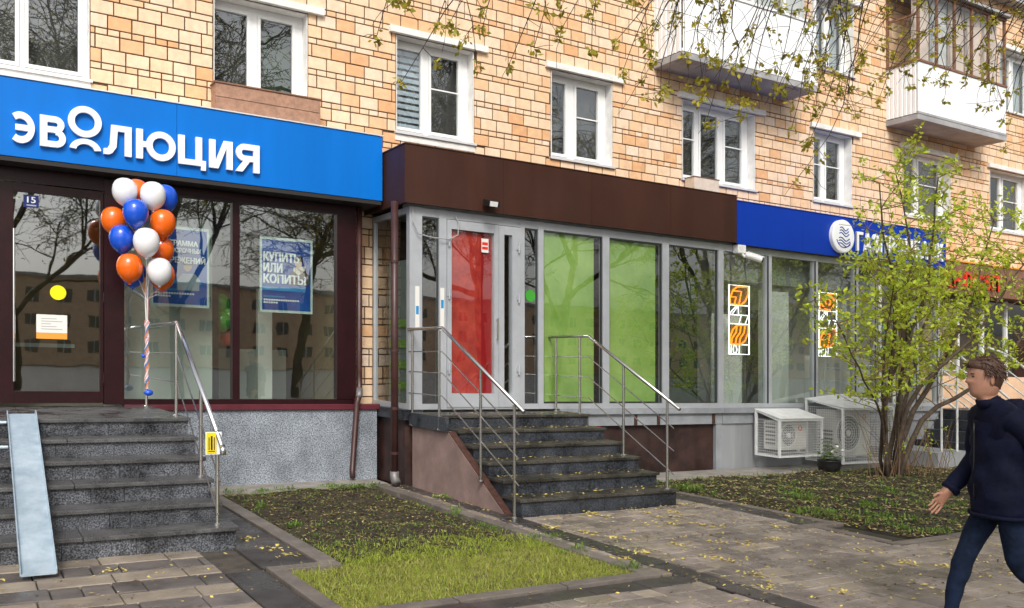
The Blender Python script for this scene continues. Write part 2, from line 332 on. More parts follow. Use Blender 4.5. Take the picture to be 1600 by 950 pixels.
# letters: all strings are turned into outlines once, while the scene is still nearly empty
GLY = {}
def glyphs(strings):
    obs = []
    for s in strings:
        c = bpy.data.curves.new('t', 'FONT'); c.body = s; c.size = 1; c.extrude = .5; c.resolution_u = 3
        o = bpy.data.objects.new('t', c); COL.objects.link(o); obs.append((s, o, c))
    bpy.context.view_layer.update(); dg = bpy.context.evaluated_depsgraph_get()
    for s, o, c in obs:
        me = bpy.data.meshes.new_from_object(o.evaluated_get(dg))
        GLY[s] = ([tuple(v.co) for v in me.vertices], [list(p.vertices) for p in me.polygons]); bpy.data.meshes.remove(me)
        bpy.data.objects.remove(o); bpy.data.curves.remove(c)
def text(mb, s, bold, u0, u1, z0, z1, v0, v1):
    vs, fs = GLY[s]
    xa, xb = min(p[0] for p in vs) - bold, max(p[0] for p in vs) + bold; ya, yb = min(p[1] for p in vs) - bold * .5, max(p[1] for p in vs) + bold * .5
    for k, (dx, dy) in enumerate(((0, 0), (1, .5), (-1, .5), (1, -.5), (-1, -.5), (0, .5), (0, -.5), (1, 0), (-1, 0)) if bold else ((0, 0),)):
        mb.add([(u0 + (p[0] + dx * bold - xa) / (xb - xa) * (u1 - u0), v0 + (p[2] + .5) * (v1 - v0 - k * .0004), z0 + (p[1] + dy * bold - ya) / (yb - ya) * (z1 - z0)) for p in vs], fs)
    return mb
glyphs(['%s' % c for c in set('ЭВЛЮЦИЯГАЗПРОМБАНКСЛЗ')] + ['КУПИТЬ', 'ИЛИ', 'КОПИТЬ?', 'ПРОГРАММА', 'ДОЛГОСРОЧНЫХ', 'СБЕРЕЖЕНИЙ', '15'])
def ring(mb, cu, cz, ro, ri, v0, v1, a0=0, a1=360, n=36, sz=1):
    full = abs(a1 - a0) >= 360; m = n if full else n + 1; vs = []
    for i in range(m):
        a = R(a0 + (a1 - a0) * i / n)
        for r, v in ((ro, v0), (ro, v1), (ri, v1), (ri, v0)): vs.append((cu + r * math.cos(a), v, cz + sz * r * math.sin(a)))
    fs = []
    for i in range(n):
        j = (i + 1) % m
        for k in range(4): fs.append((4 * i + k, 4 * i + (k + 1) % 4, 4 * j + (k + 1) % 4, 4 * j + k))
    if not full: fs += [(0, 1, 2, 3), (4 * n + 3, 4 * n + 2, 4 * n + 1, 4 * n)]
    return mb.add(vs, fs)

class Strokes:                      # one letter from overlapping strokes, each a hair deeper than the one before
    def __init__(s, v0, v1): s.m = MB(); s.v0 = v0; s.v1 = v1
    def _n(s): s.v1 -= .0006; return s.v1
    def bar(s, a, b, c, d): s.m.box(a, b, s.v0, s._n(), c, d); return s
    def poly(s, p): s.m.prism(p, 'v', s.v0, s._n()); return s
    def arc(s, cu, cz, ro, t, a0, a1, sx=1):
        m = MB(); ring(m, 0, 0, ro, ro - t, s.v0, s._n(), a0, a1, 28); s.m.add([(cu + p[0] * sx, p[1], cz + p[2]) for p in m.v], m.f); return s
def bold_letter(ch, a, b, c, d, v0, v1, t):
    S = Strokes(v0, v1); h = d - c; m = (c + d) / 2; w = b - a
    if ch == 'Ю': r = h / 2; S.bar(a, a + t, c, d).arc(b - r * .96, m, r, t, 0, 360, .96).bar(a + t - .01, b - 2 * r * .96 + t * .6, m - t * .45, m + t * .45)
    elif ch == 'Я':
        r = h * .31; S.bar(b - t, b, c, d).arc(a + r, d - r, r, t * .95, 90, 270).bar(a + r, b - t + .01, d - t * .95, d).bar(a + r, b - t + .01, d - 2 * r, d - 2 * r + t * .95).poly([(a - .005, c), (a + t * 1.1, c), (a + r + t * 1.05, d - 2 * r + .02), (a + r * .95, d - 2 * r + .02)])
    elif ch == 'Ц': S.bar(a, a + t, c, d).bar(b - t - .045, b - .045, c, d).bar(a, b, c, c + t * .9).bar(b - t * .75, b, c - .05, c + t * .8)
    elif ch == 'И': S.bar(a, a + t, c, d).bar(b - t, b, c, d).poly([(a + t * .55, c), (a + t * 1.45, c), (b - t * .55, d), (b - t * 1.45, d)])
    elif ch == 'Л': S.bar(b - t, b, c, d).bar(a + w * .27, b, d - t * .9, d).poly([(a + w * .27, d), (a + w * .27 + t, d), (a + w * .27 + t * .75, c + t * 1.2), (a + w * .2 + t * .5, c + t * .35), (a + w * .2, c), (a, c), (a, c + t * .85), (a + w * .13, c + t * .95), (a + w * .22, c + t * 1.6)])
    elif ch == 'В':
        r1, r2 = h * .265, h * .30; S.bar(a, a + t, c, d).arc(b - r1 - .015, d - r1, r1, t * .9, -90, 90).arc(b - r2, c + r2, r2, t * .9, -90, 90)
        S.bar(a + .01, b - r1 - .01, d - t * .9, d).bar(a + .01, b - r1, d - 2 * r1, d - 2 * r1 + t * .9).bar(a + .01, b - r2 + .005, c, c + t * .9)
    elif ch == 'Э': r = h / 2; q = w / (1.6 * r); S.arc(b - r * q, m, r, t, -127, 127, q).bar(a + .03, b - t * .6, m - t * .43, m + t * .43)
    return S.m
# ================================================================== GROUND
B(-250, 320, -60, 350, -.5, -.09).build('ground', 'asphalt', kind='structure')
PATHS = [(-3.0, 2.0, 4.0, 5.12), (-3, 2.0, 5.12, 6.62), (4.75, 8.0, 3.4, 5.66), (4.75, 7.6, 5.66, 6.62), (-3.0, 20.0, 6.62, 12.0), (7.35, 8.0, 2.05, 3.4), (4.75, 5.15, .9, 3.4), (2.0, 2.44, .92, 5.1)]
pav = MB()
for (a, b, c, d) in PATHS: pav.box(a, b, c, d, -.085, -.028)
pavement = pav.build('pavement', 'joint', kind='structure')
def in_paths(u, v): return any(a <= u <= b and c <= v <= d for a, b, c, d in PATHS)
cells = []          # (u0,u1,v0,v1,material)
def strip(u0, u1, v0, v1, mt, du, dv):
    nu = max(1, round((u1 - u0) / du)); nv = max(1, round((v1 - v0) / dv))
    for i in range(nu):
        for j in range(nv): cells.append((u0 + (u1 - u0) * i / nu, u0 + (u1 - u0) * (i + 1) / nu, v0 + (v1 - v0) * j / nv, v0 + (v1 - v0) * (j + 1) / nv, mt))
strip(1.7, 2.0, 5.12, 9.4, 'paver_black', .3, .5)
strip(2.0, 2.44, .92, 5.1, 'paver_black', .44, .62)
strip(4.86, 5.1, .95, 10.4, 'paver_black', .24, .42)
strip(2.0, 4.86, 6.66, 6.9, 'paver_black', .5, .24)
strip(7.66, 7.98, 2.1, 5.6, 'paver_black', .32, .5)
def taken(u, v): return 1.7 <= u <= 2.0 and 5.12 <= v <= 9.4 or 2.0 <= u <= 2.44 and v < 5.1 or 4.86 <= u <= 5.1 or 2.0 <= u <= 4.86 and 6.6 <= v <= 6.9 or 7.66 <= u <= 7.98 and v < 5.62
v = 3.1; row = 0; rp = random.Random(3)
zones = [(-3, 1.7, 4.18, 9.6), (2.0, 4.86, 6.9, 9.8), (5.1, 7.66, 3.9, 5.62), (5.1, 7.6, 5.62, 6.9), (5.1, 14, 6.66, 10.6), (7.35, 7.66, 2.05, 3.9), (4.75, 4.86, .95, 6.6), (7.6,7.66,5.62,6.66)]
for zi, (a, b, c, d) in enumerate(zones):
    v = c; row = 0
    while v < d - .02:
        light = row % 2 == 0; dv = (.29 if light else .33) if zi < 1 else .195
        v1 = min(v + dv, d)
        u = a - rp.random() * .3
        while u < b - .01:
            du = .5 if light else rp.choice((.2, .2, .4, .4))
            if zi >= 1 : du = rp.choice((.2, .2, .2, .3))
            ua, ub = max(u, a), min(u + du, b)
            if zi < 1: mt = 'paver_light' if light else 'paver_dark'
            else: mt = rp.choices(('paver_worn', 'paver_light', 'paver_dark'), (.85, .15, .0) if not light else (.66, .34, .0))[0]
            if ub - ua > .03: cells.append((ua, ub, v, v1, mt))
            u += du
        v = v1; row += 1
vis = []; far = []
for c in cells:
    x, y, fw = project((c[0] + c[1]) / 2, (c[2] + c[3]) / 2, 0)
    size = (c[1] - c[0]) * (c[3] - c[2]) / fw ** 3
    (vis if -20 < x < 1620 and y < 965 and fw > 1 else far).append((size, c))
vis.sort(key=lambda t: -t[0]); far += vis[300:]; vis = vis[:300]
def paver_mb(mb, u0, u1, v0, v1, z0, z1, g=.005, b=.007):
    u0 += g; u1 -= g; v0 += g; v1 -= g
    vs = [(u0, v0, z0), (u1, v0, z0), (u1, v1, z0), (u0, v1, z0), (u0, v0, z1 - b), (u1, v0, z1 - b), (u1, v1, z1 - b), (u0, v1, z1 - b), (u0 + b, v0 + b, z1), (u1 - b, v0 + b, z1), (u1 - b, v1 - b, z1), (u0 + b, v1 - b, z1)]
    mb.add(vs, [(0, 1, 5, 4), (1, 2, 6, 5), (2, 3, 7, 6), (3, 0, 4, 7), (4, 5, 9, 8), (5, 6, 10, 9), (6, 7, 11, 10), (7, 4, 8, 11), (8, 9, 10, 11)])
PM = {}
for s, (u0, u1, v0, v1, mt) in vis:
    key = (round(u1 - u0, 2), round(v1 - v0, 2), mt)
    if key not in PM:
        mb = MB(); paver_mb(mb, -key[0] / 2, key[0] / 2, -key[1] / 2, key[1] / 2, -.05, 0); PM[key] = local_mesh(mb, 'paver', mt)
    o = shared('paver', PM[key], (u0 + u1) / 2, (v0 + v1) / 2, rp.uniform(-.005, .003), pavement)
    o.rotation_euler = (rp.uniform(-.006, .006), rp.uniform(-.006, .006), 0)
mats_p = ['paver_light', 'paver_dark', 'paver_worn', 'paver_black']; mb = MB()
for s, (u0, u1, v0, v1, mt) in far:
    mb.cur = mats_p.index(mt); dz = rp.uniform(-.006, .003); paver_mb(mb, u0, u1, v0, v1, -.05, dz)
mb.build('paver_field', mats_p, pavement, kind='stuff', clean=True)
# aprons along the building
ap = B(2.0, 4.86, .42, .92, -.09, .0).build('apron', 'apron', kind='structure')
mb = MB()
B(7.35, 17.5, 1.3, 2.05, -.09, .005).build('gravel_apron', 'apron', kind='structure')
# kerbs
kr = random.Random(5)
kerbs = thing('garden_kerb', 2.5, 3, 0); kerbs['kind'] = 'structure'
def kerb(u0, u1, v0, v1, z=.010):
    along = (u1 - u0) > (v1 - v0); L = (u1 - u0) if along else (v1 - v0); n = max(1, round(L / .95))
    for i in range(n):
        a, b = i / n, (i + 1) / n; g = .004; dz = kr.uniform(-.006, .006)
        if along: part('kerb_stone', 'kerb', kerbs, u0 + L * a + g, u0 + L * b - g, v0, v1, -.12, z + dz, bevel=.008)
        else: part('kerb_stone', 'kerb', kerbs, u0, u1, v0 + L * a + g, v0 + L * b - g, -.12, z + dz, bevel=.008)
kerb(2.45, 2.6, .93, 5.1); kerb(2.02, 2.6, 5.105, 5.24); kerb(2.02, 2.14, 5.25, 6.5); kerb(2.02, 4.72, 6.5, 6.63); kerb(4.6, 4.74, .93, 6.49)
kerb(8.0, 8.12, 2.06, 5.5); kerb(7.42, 8.12, 5.51, 5.63); kerb(7.62, 7.74, 5.64, 6.5); kerb(7.62, 20, 6.51, 6.63)
# soil of the beds
def hills(u, v, s): return s * (math.sin(u * 3.1 + v * 1.7) * .4 + math.sin(u * 7.3 - v * 5.1) * .3 + math.sin(u * 17 + v * 13) * .18 + math.sin(u * 29 - v * 23) * .12)
def soil(name, u0, u1, v0, v1, z, amp, step, m, crown=0):
    nu, nv = int((u1 - u0) / step), int((v1 - v0) / step); vs = []; fs = []; rr = random.Random(9)
    for j in range(nv + 1):
        for i in range(nu + 1):
            u, v = u0 + (u1 - u0) * i / nu, v0 + (v1 - v0) * j / nv; e = min(1, min(i, nu - i, j, nv - j) / 4)
            vs.append((u, v, z + (hills(u, v, amp) + rr.uniform(-.5, .5) * amp * .6 + crown) * e))
    for j in range(nv):
        for i in range(nu): a = j * (nu + 1) + i; fs.append((a, a + 1, a + nu + 2, a + nu + 1))
    return MB().add(vs, fs).build(name, m, smooth=True, kind='structure', clean=True)
def gbed(u, v): return -.05 + (hills(u, v, .045) + .03) * min(1, min(u - 2.6, 4.6 - u, v - .93, 5.25 - v) / .2)
def ggar(u, v): return -.02 + (hills(u, v, .05) + .05) * min(1, max(0, min(u - 8.12, v - 2.06, 6.51 - v)) / .32)
soil('bed_soil', 2.6, 4.6, .93, 5.25, -.05, .045, .04, 'soil', .03)
soil('lawn_soil', 2.14, 4.6, 5.25, 6.5, -.035, .012, .06, 'lawn_soil', .01)
soil('garden_soil', 8.12, 20, 2.06, 6.51, -.02, .05, .08, 'soil', .05)
soil('garden_soil_corner', 7.74, 8.12, 5.64, 6.51, -.025, .02, .07, 'soil', .02)
# ---- grass, weeds, leaf litter
def blades(mb, n, rect, h, wd, mask=None, seed=1, z0=0, lean=.6, nm=1):
    rr = random.Random(seed); k = 0
    while k < n:
        u, v = rr.uniform(rect[0], rect[1]), rr.uniform(rect[2], rect[3])
        if mask and rr.random() > mask(u, v): k += .2; continue
        a = rr.uniform(0, 6.283); hh = h * rr.uniform(.5, 1.3); du, dv = math.cos(a) * wd, math.sin(a) * wd
        la = rr.uniform(0, 6.283); l = hh * lean * rr.random(); mu, mv = math.cos(la) * l, math.sin(la) * l
        mb.cur = rr.randrange(nm)
        mb.add([(u - du, v - dv, z0), (u + du, v + dv, z0), (u + mu * .5 + du * .6, v + mv * .5 + dv * .6, z0 + hh * .65), (u + mu * .5 - du * .6, v + mv * .5 - dv * .6, z0 + hh * .65), (u + mu * 1.4, v + mv * 1.4, z0 + hh)], [(0, 1, 2, 3), (3, 2, 4)])
        k += 1
    return mb
def nz(u, v): return .5 + .5 * math.sin(u * 4.3 + math.sin(v * 3.1) * 2) * math.sin(v * 5.2 + math.sin(u * 2.7) * 2)
mb = MB(); blades(mb, 34000, (2.15, 4.59, 5.1, 6.49), .03, .0028, lambda u, v: (.16 + .84 * nz(u * 2.6, v * 2.3)) * min(1, .35 + (v - 5.0) * 1.4), 2, -.022, 1.2, 3)
blades(mb, 700, (2.15, 4.59, 5.1, 6.49), .075, .0035, lambda u, v: nz(u * 1.3, v * 1.9), 8, -.02, .8, 3)
blades(mb, 6000, (2.62, 4.59, 4.1, 5.3), .03, .0035, lambda u, v: max(0, (v - 4.0) / 1.3) ** 2 * (.15 + .85 * nz(u * 2.3, v * 2.1)), 3, 0, .9, 2)
mb.build('lawn_grass', ['grass', 'grass', 'dry_grass'], label='short yellowish green lawn grass beside the pavement', cat='grass', kind='stuff', clean=False)
def tuft(mb, u, v, h, rr, n=16, z=0):
    for _ in range(int(n * 1.6)):
        a = rr.uniform(0, 6.283); l = h * rr.uniform(.2, .9); wd = h * rr.uniform(.03, .075); hh = h * rr.uniform(.25, .8)
        cu, cv = math.cos(a), math.sin(a); pu, pv = -cv * wd, cu * wd; b = rr.uniform(0, .9) * h; a2 = rr.uniform(0, 6.283)
        su, sv = u + math.cos(a2) * b, v + math.sin(a2) * b
        mb.add([(su, sv, z), (su + cu * l * .5 + pu, sv + cv * l * .5 + pv, z + hh * .8), (su + cu * l, sv + cv * l, z + hh * rr.uniform(.6, 1)), (su + cu * l * .5 - pu, sv + cv * l * .5 - pv, z + hh * .8)], [(0, 1, 2, 3)])
rr = random.Random(12); mb = MB()
for _ in range(420):
    u, v = rr.uniform(2.65, 4.58), rr.uniform(.98, 5.2); edge = v < 1.28 and rr.random() < .9
    if edge or rr.random() < .06 or (u > 4.45 and rr.random() < .3): tuft(mb, u, v, rr.uniform(.05, .11) if edge else rr.uniform(.025, .07), rr, 14, 0)
for u, v in ((4.55, 4.3), (4.6, 5.6), (4.62, 6.35), (4.5, 3.5), (2.68, 3.6), (2.75, 2.2), (4.9, 2.4), (4.66, 3.1), (4.75, 5.0)):
    for _ in range(4): tuft(mb, u + rr.uniform(-.13, .13), v + rr.uniform(-.13, .13), rr.uniform(.05, .1), rr, 12)
blades(mb, 2600, (2.62, 4.58, .95, 5.2), .03, .004, lambda u, v: .2 * nz(u, v) ** 2 + (.3 * nz(u, v) if v > 3.6 else 0), 5, -.01, 1.2, 1)
mb.build('bed_weeds', 'weed', label='green weeds sprouting in the dark bed between the two entrances', cat='weeds', kind='stuff', clean=False)
mb = MB()
for _ in range(330):
    u, v = 8.2 + 8 * rr.random() ** 1.4, rr.uniform(2.15, 6.4)
    if rr.random() < .35 + .5 * nz(u, v): tuft(mb, u, v, rr.uniform(.03, .09), rr, 10, ggar(u, v))
for u, v in ((8.3, 5.2), (8.7, 5.7), (9.4, 5.1), (10.1, 5.3), (9.2, 4.1), (8.6, 6.2), (10.6, 4.4), (9.9, 6.1), (8.25, 3.0)):
    for _ in range(9): tuft(mb, u + rr.uniform(-.28, .28), v + rr.uniform(-.28, .28), rr.uniform(.06, .14), rr, 14, .02)
blades(mb, 3000, (8.15, 15, 2.1, 6.45), .05, .006, lambda u, v: .25 + .5 * nz(v, u), 6, .015, 1.2, 1)
mb.build('garden_weeds', 'weed', label='green weeds and grass tufts in the garden under the shrub', cat='weeds', kind='stuff', clean=False)
def litter(mb, n, f, seed, s0, s1, nm):
    r2 = random.Random(seed)
    for _ in range(n):
        p = f(r2)
        if not p: continue
        u, v, z = p; s = r2.uniform(s0, s1); a = r2.uniform(0, 6.28); t = r2.uniform(-.35, .35); t2 = r2.uniform(-.35, .35); mb.cur = r2.choice(nm)
        q = []
        for x, y in ((-1, 0), (-.2, -.5), (1, 0), (.1, .55)):
            xx, yy = x * math.cos(a) - y * math.sin(a), x * math.sin(a) + y * math.cos(a); q.append((u + s * xx, v + s * yy, z + s * (.3 + xx * t + yy * t2)))
        mb.add(q, [(0, 1, 2, 3)])
    return mb
mb = MB()
def pg(r, dz=.008):
    u, v = 8.14 + 8.5 * r.random() ** 1.3, r.uniform(2.1, 6.48); return (u, v, ggar(u, v) + dz + r.uniform(-.004, .012))
def pb(r):
    u, v = r.uniform(2.62, 4.58), r.uniform(.95, 5.0); return (u, v, gbed(u, v) + r.uniform(0, .012))
litter(mb, 13000, pg, 21, .012, .03, [0, 0, 1, 1])
litter(mb, 6500, pb, 22, .009, .022, [0, 0, 0, 0, 0, 1])
def patchy(r):
    u, v = r.uniform(2.62, 4.58), r.uniform(.95, 5.2)
    if r.random() > max(.10, nz(u * 1.9 + .4, v * 1.6) * 1.2 - .55) * (.3 + .35 * (u - 2.6)) + (.2 if v > 4.4 else 0) + (.4 if v < 1.25 else 0): return None
    return (u, v, gbed(u, v) + r.uniform(.0, .014))
litter(mb, 21000, patchy, 26, .008, .019, [3, 3, 4])
def pg2(r):
    p = pg(r, .012); return p if r.random() < .25 + .75 * nz(p[0] * 1.5, p[1] * 1.3) else None
litter(mb, 13000, pg2, 27, .01, .022, [3, 3, 4])
mb.build('leaf_litter', ['litter', 'litter_pale', 'petal', 'moss', 'weed'], label='brown leaf litter covering the soil of the garden beds', cat='leaf litter', kind='stuff', clean=False)
mb = MB()
def onpath(r):
    u, v = r.uniform(.2, 10), r.uniform(.5, 8.6)
    if not in_paths(u, v): return None
    if u < 4.7 and r.random() < .72: return None
    return (u, v, .0)
litter(mb, 7500, onpath, 23, .007, .022, [2, 2, 2, 1, 0])
def clump(r):
    c = r.choice(CL); return (c[0] + r.gauss(0, .06), c[1] + r.gauss(0, .06), 0)
CL = [(random.Random(i).uniform(4.8, 8.2), random.Random(i + 50).uniform(3.9, 8.0)) for i in range(34)] + [(5.05, 2.9), (5.08, 3.3), (5.0, 2.2), (7.1, 3.95), (6.0, 3.95), (7.4, 3.9), (6.6, 3.93), (1.0, 4.7), (2.3, 4.4), (2.35, 4.7), (2.2, 3.9)]
litter(mb, 1100, clump, 24, .01, .027, [2])
def on2(r):
    k = r.randrange(6); v = (2.05, 2.43, 2.79, 3.15, 3.5, 3.86)[k]; z = (.97, .81, .65, .5, .34, .18)[k]; return (r.uniform(5.2, 7.3), v - .33 * r.random() ** .6 - .02, z + .004)
litter(mb, 620, on2, 25, .009, .024, [2, 2, 1, 0])
mb.build('fallen_blossom', ['litter', 'litter_pale', 'petal', 'moss'], label='yellow fallen blossoms and leaflets scattered over paving and dark steps', cat='fallen leaves', kind='stuff', clean=False)

# ================================================================== APARTMENT BUILDING
bld = thing('apartment_building', 8, -2, 0, 'yellow brick apartment block with white framed windows above the shop signs', 'building')
WIN = [  # u0,u1,z0,z1, panes [(a,b)], style
    (-1.2, 1.33, 4.93, 6.36, [(-1.12, -.32), (-.2, .54), (.68, 1.22)], 'tree'),
    (2.80, 4.06, 5.12, 6.36, [(2.85, 3.28), (3.46, 3.90)], 'tree'),
    (5.38, 6.66, 4.93, 6.36, [(5.44, 5.85), (6.02, 6.48)], 'blind'),
    (8.07, 9.30, 4.93, 6.36, [(8.12, 8.46), (8.68, 9.12)], 'net'),
    (10.84, 12.62, 4.93, 6.36, [(10.89, 11.26), (11.42, 11.83), (12.02, 12.44)], 'net2'),
    (14.21, 15.34, 4.93, 6.36, [(14.27, 14.60), (14.77, 15.16)], 'net'),
    (16.97, 18.62, 4.93, 6.36, [(17.03, 17.55), (17.72, 18.42)], 'net'),
    (20.1, 21.7, 4.93, 6.36, [(20.17, 20.75), (20.9, 21.5)], 'net'),
    (14.25, 15.4, 7.55, 9.0, [(14.3, 14.7), (14.85, 15.22)], 'pale'),
    (20.5, 22.0, 7.75, 9.2, [(20.57, 21.15), (21.3, 21.8)], 'pale')]
HOLES = [(a, b, c, d) for a, b, c, d, _, _ in WIN] + [(-3, 4.6, -1, 4.2), (5.02, 16.42, -1, 4.2), (16.6, 23, -1, 3.3)]
U0, U1, Z0, Z1 = -1.6, 23, .0, 10.2
# mortar sheet: wall with openings, cut into cells by the opening edges
ws = MB(); us = sorted({U0, U1} | {x for h in HOLES for x in h[:2] if U0 < x < U1}); zs = sorted({Z0, Z1} | {x for h in HOLES for x in h[2:] if Z0 < x < Z1})
for i in range(len(us) - 1):
    for j in range(len(zs) - 1):
        cu, cz = (us[i] + us[i + 1]) / 2, (zs[j] + zs[j + 1]) / 2
        if any(h[0] < cu < h[1] and h[2] < cz < h[3] for h in HOLES): continue
        ws.add([(us[i], 0, zs[j]), (us[i + 1], 0, zs[j]), (us[i + 1], 0, zs[j + 1]), (us[i], 0, zs[j + 1])], [(0, 1, 2, 3)])
wall = ws.build('wall', 'mortar', bld)
part('roof_slab', 'slab_grey', bld, -1.6, 23, -11, .3, 10.22, 10.5)
part('side_wall', 'far_brick', bld, -1.6, -1.4, -11, -.02, 0, 10.2); part('side_wall', 'far_brick', bld, 22.8, 23, -11, -.02, 0, 10.2); part('rear_wall', 'far_brick', bld, -1.4, 22.8, -11, -10.8, 0, 10.2)
part('floor_slab', 'slab_grey', bld, -1.39, 22.79, -10.79, -.7, 4.25, 4.5); part('floor_slab', 'slab_grey', bld, -1.39, 22.79, -10.79, -.7, 7.0, 7.2)
# bricks: two tall courses, then one half-height course of short bricks
BR = []; br = random.Random(4)
def clip(b):
    u0, u1, z0, z1 = b
    for h in HOLES:
        a0, a1, c0, c1 = h[0] - .004, h[1] + .004, h[2] - .004, h[3] + .004
        if u1 <= a0 or u0 >= a1 or z1 <= c0 or z0 >= c1: continue
        opts = [(u0, min(u1, a0), z0, z1), (max(u0, a1), u1, z0, z1), (u0, u1, z0, min(z1, c0)), (u0, u1, max(z0, c1), z1)]
        opts = [o for o in opts if o[1] - o[0] > .025 and o[3] - o[2] > .02]
        if not opts: return None
        u0, u1, z0, z1 = max(opts, key=lambda o: (o[1] - o[0]) * (o[3] - o[2]))
    return (u0, u1, z0, z1)
z = .94; k = 0
while z < Z1:
    t = k % 3; h = .172 if t < 2 else .082; p = .28 if t < 2 else .14
    if t == 2 and (k // 3) % 4 == 3: p = .28
    u = U0 + (0 if t == 0 else p * .5) + (.07 if k % 2 else 0) - .3
    while u < U1:
        b = clip((max(U0, u), min(U1, u + p), z, z + h)); u += p
        if b and b[1] - b[0] > .03: BR.append(b)
    z += h; k += 1
def brick_mb(mb, u0, u1, z0, z1, out):
    g = .0082; u0 += g; u1 -= g; z0 += g; z1 -= g; b = .0035
    mb.add([(u0, -.004, z0), (u1, -.004, z0), (u1, -.004, z1), (u0, -.004, z1), (u0, out - b, z0), (u1, out - b, z0), (u1, out - b, z1), (u0, out - b, z1), (u0 + b, out, z0 + b), (u1 - b, out, z0 + b), (u1 - b, out, z1 - b), (u0 + b, out, z1 - b)],
           [(0, 1, 5, 4), (1, 2, 6, 5), (2, 3, 7, 6), (3, 0, 4, 7), (4, 5, 9, 8), (5, 6, 10, 9), (6, 7, 11, 10), (7, 4, 8, 11), (8, 9, 10, 11)])
vis = []; far = []
for b in BR:
    x, y, fw = project((b[0] + b[1]) / 2, 0, (b[2] + b[3]) / 2); x0 = project(b[0], 0, b[2])[0]; x1 = project(b[1], 0, b[2])[0]
    hidden = (b[2] < 4.55 and b[0] < 4.6) or (b[2] < 4.3 and 5.0 < b[0] < 16.3) or (b[0] < 4.1 and b[0] > 2.72 and b[2] < 5.1)
    s = (x1 - x0) * (b[3] - b[2]) / fw
    if y < -60 or x < -40 or x > 1660 or b[2] < .95 and b[0] > 5.2: continue
    (vis if 0 < x < 1600 and 4 < y and not hidden else far).append((s, b))
vis.sort(key=lambda t: -t[0]); far += vis[300:]; vis = vis[:300]; BM = {}
for s, (u0, u1, z0, z1) in vis:
    key = (round(u1 - u0, 2), round(z1 - z0, 3))
    if key not in BM:
        mb = MB(); brick_mb(mb, -key[0] / 2, key[0] / 2, -key[1] / 2, key[1] / 2, .012); BM[key] = local_mesh(mb, 'brick', 'brick')
    o = shared('brick', BM[key], (u0 + u1) / 2, br.uniform(.004, .009), (z0 + z1) / 2, wall)
mb = MB()
for s, b in far: brick_mb(mb, *b, .018 + br.uniform(-.002, .003))
mb.build('brickwork', 'brick', wall, kind='stuff')
# dark red tiles at the foot of the brick strip between the shops
mb = MB()
for j in range(4): part('tile', 'red_tile', wall, 4.6, 5.02, -.003, .012, j * .235 + .003, j * .235 + .228)
# windows
for wi, (u0, u1, z0, z1, panes, st) in enumerate(WIN):
    win = thing('window', (u0 + u1) / 2, -.15, z0, parent=bld)
    d = -.16
    mb = MB(); mb.box(u1 - .012, u1 - .002, d, .018, z0 + .03, z1 - .002); mb.box(u0 + .002, u0 + .012, d, .018, z0 + .03, z1 - .002); mb.box(u0 + .012, u1 - .012, d, .014, z1 - .012, z1 - .002); mb.build('reveal', 'white_plaster', win)
    # outer frame with posts between the sashes
    fr = MB(); fr.box(u0 + .013, u1 - .013, d - .06, d, z0 + .03, z0 + .10); fr.box(u0 + .013, u1 - .013, d - .06, d, z1 - .085, z1 - .014)
    edges = [u0 + .013]
    for a, b in panes: edges += [a - .045, b + .045]
    edges.append(u1 - .013)
    for i in range(0, len(edges), 2):
        if edges[i + 1] - edges[i] > .012: fr.box(edges[i], edges[i + 1], d - .06, d - .002, z0 + .10, z1 - .085)
    fr.build('frame', 'white_frame', win)
    part('sill', 'flash_metal' if wi not in (0, 1) else 'white_frame', win, u0 - .03, u1 + .03, d, .06, z0 - .005, z0 + .028)
    if wi == 0 or wi == 2: part('apron_panel', 'white_plaster', win, u0 - .02, u1 + .01, .014, .03, z0 - .10, z0 - .008)
    if z1 > 6.3: part('lintel', 'white_plaster', win, u0 - .12, u1 + .22, .0135, .085, z1 + .01, z1 + .105, bevel=.004)
    for pi, (a, b) in enumerate(panes):
        sa = MB(); za, zb = z0 + .103, z1 - .088; q = .045
        sa.box(a - q + .003, a, d - .045, d + .012, za, zb); sa.box(b, b + q - .003, d - .045, d + .012, za, zb); sa.box(a, b, d - .045, d + .012, za, za + q); sa.box(a, b, d - .045, d + .012, zb - q, zb)
        so = sa.build('sash', 'white_frame', win)
        part('pane', 'window_glass', so, a - .005, b + .005, d - .028, d - .022, za + q - .005, zb - q + .005)
        net = st in ('net', 'net2', 'blind') and (pi == len(panes) - 1 or (st == 'net2' and pi == 0) or (wi == 5))
        if net:
            mbx = MB(); mbx.box(a - .01, b + .01, d + .013, d + .02, (za + zb) / 2 + .06, (za + zb) / 2 + .08); mbx.build('screen_bar', 'white_frame', so)
        if st == 'blind' and pi == 0:
            for k in range(13):
                zz = za + .06 + k * .098; part('blind_strip', 'blind_blue', so, a - .02, b + .02, d - .10, d - .095, zz, zz + .062)
            part('blind_back', 'blind_dark', so, a - .03, b + .03, d - .125, d - .12, za, zb)
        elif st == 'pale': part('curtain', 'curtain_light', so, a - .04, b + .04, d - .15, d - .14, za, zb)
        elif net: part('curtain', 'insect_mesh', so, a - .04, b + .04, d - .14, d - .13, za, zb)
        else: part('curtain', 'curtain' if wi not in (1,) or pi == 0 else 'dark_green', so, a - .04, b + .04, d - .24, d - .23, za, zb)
    part('room', 'room_dark', win, u0, u1, -.62, -.6, z0, z1)
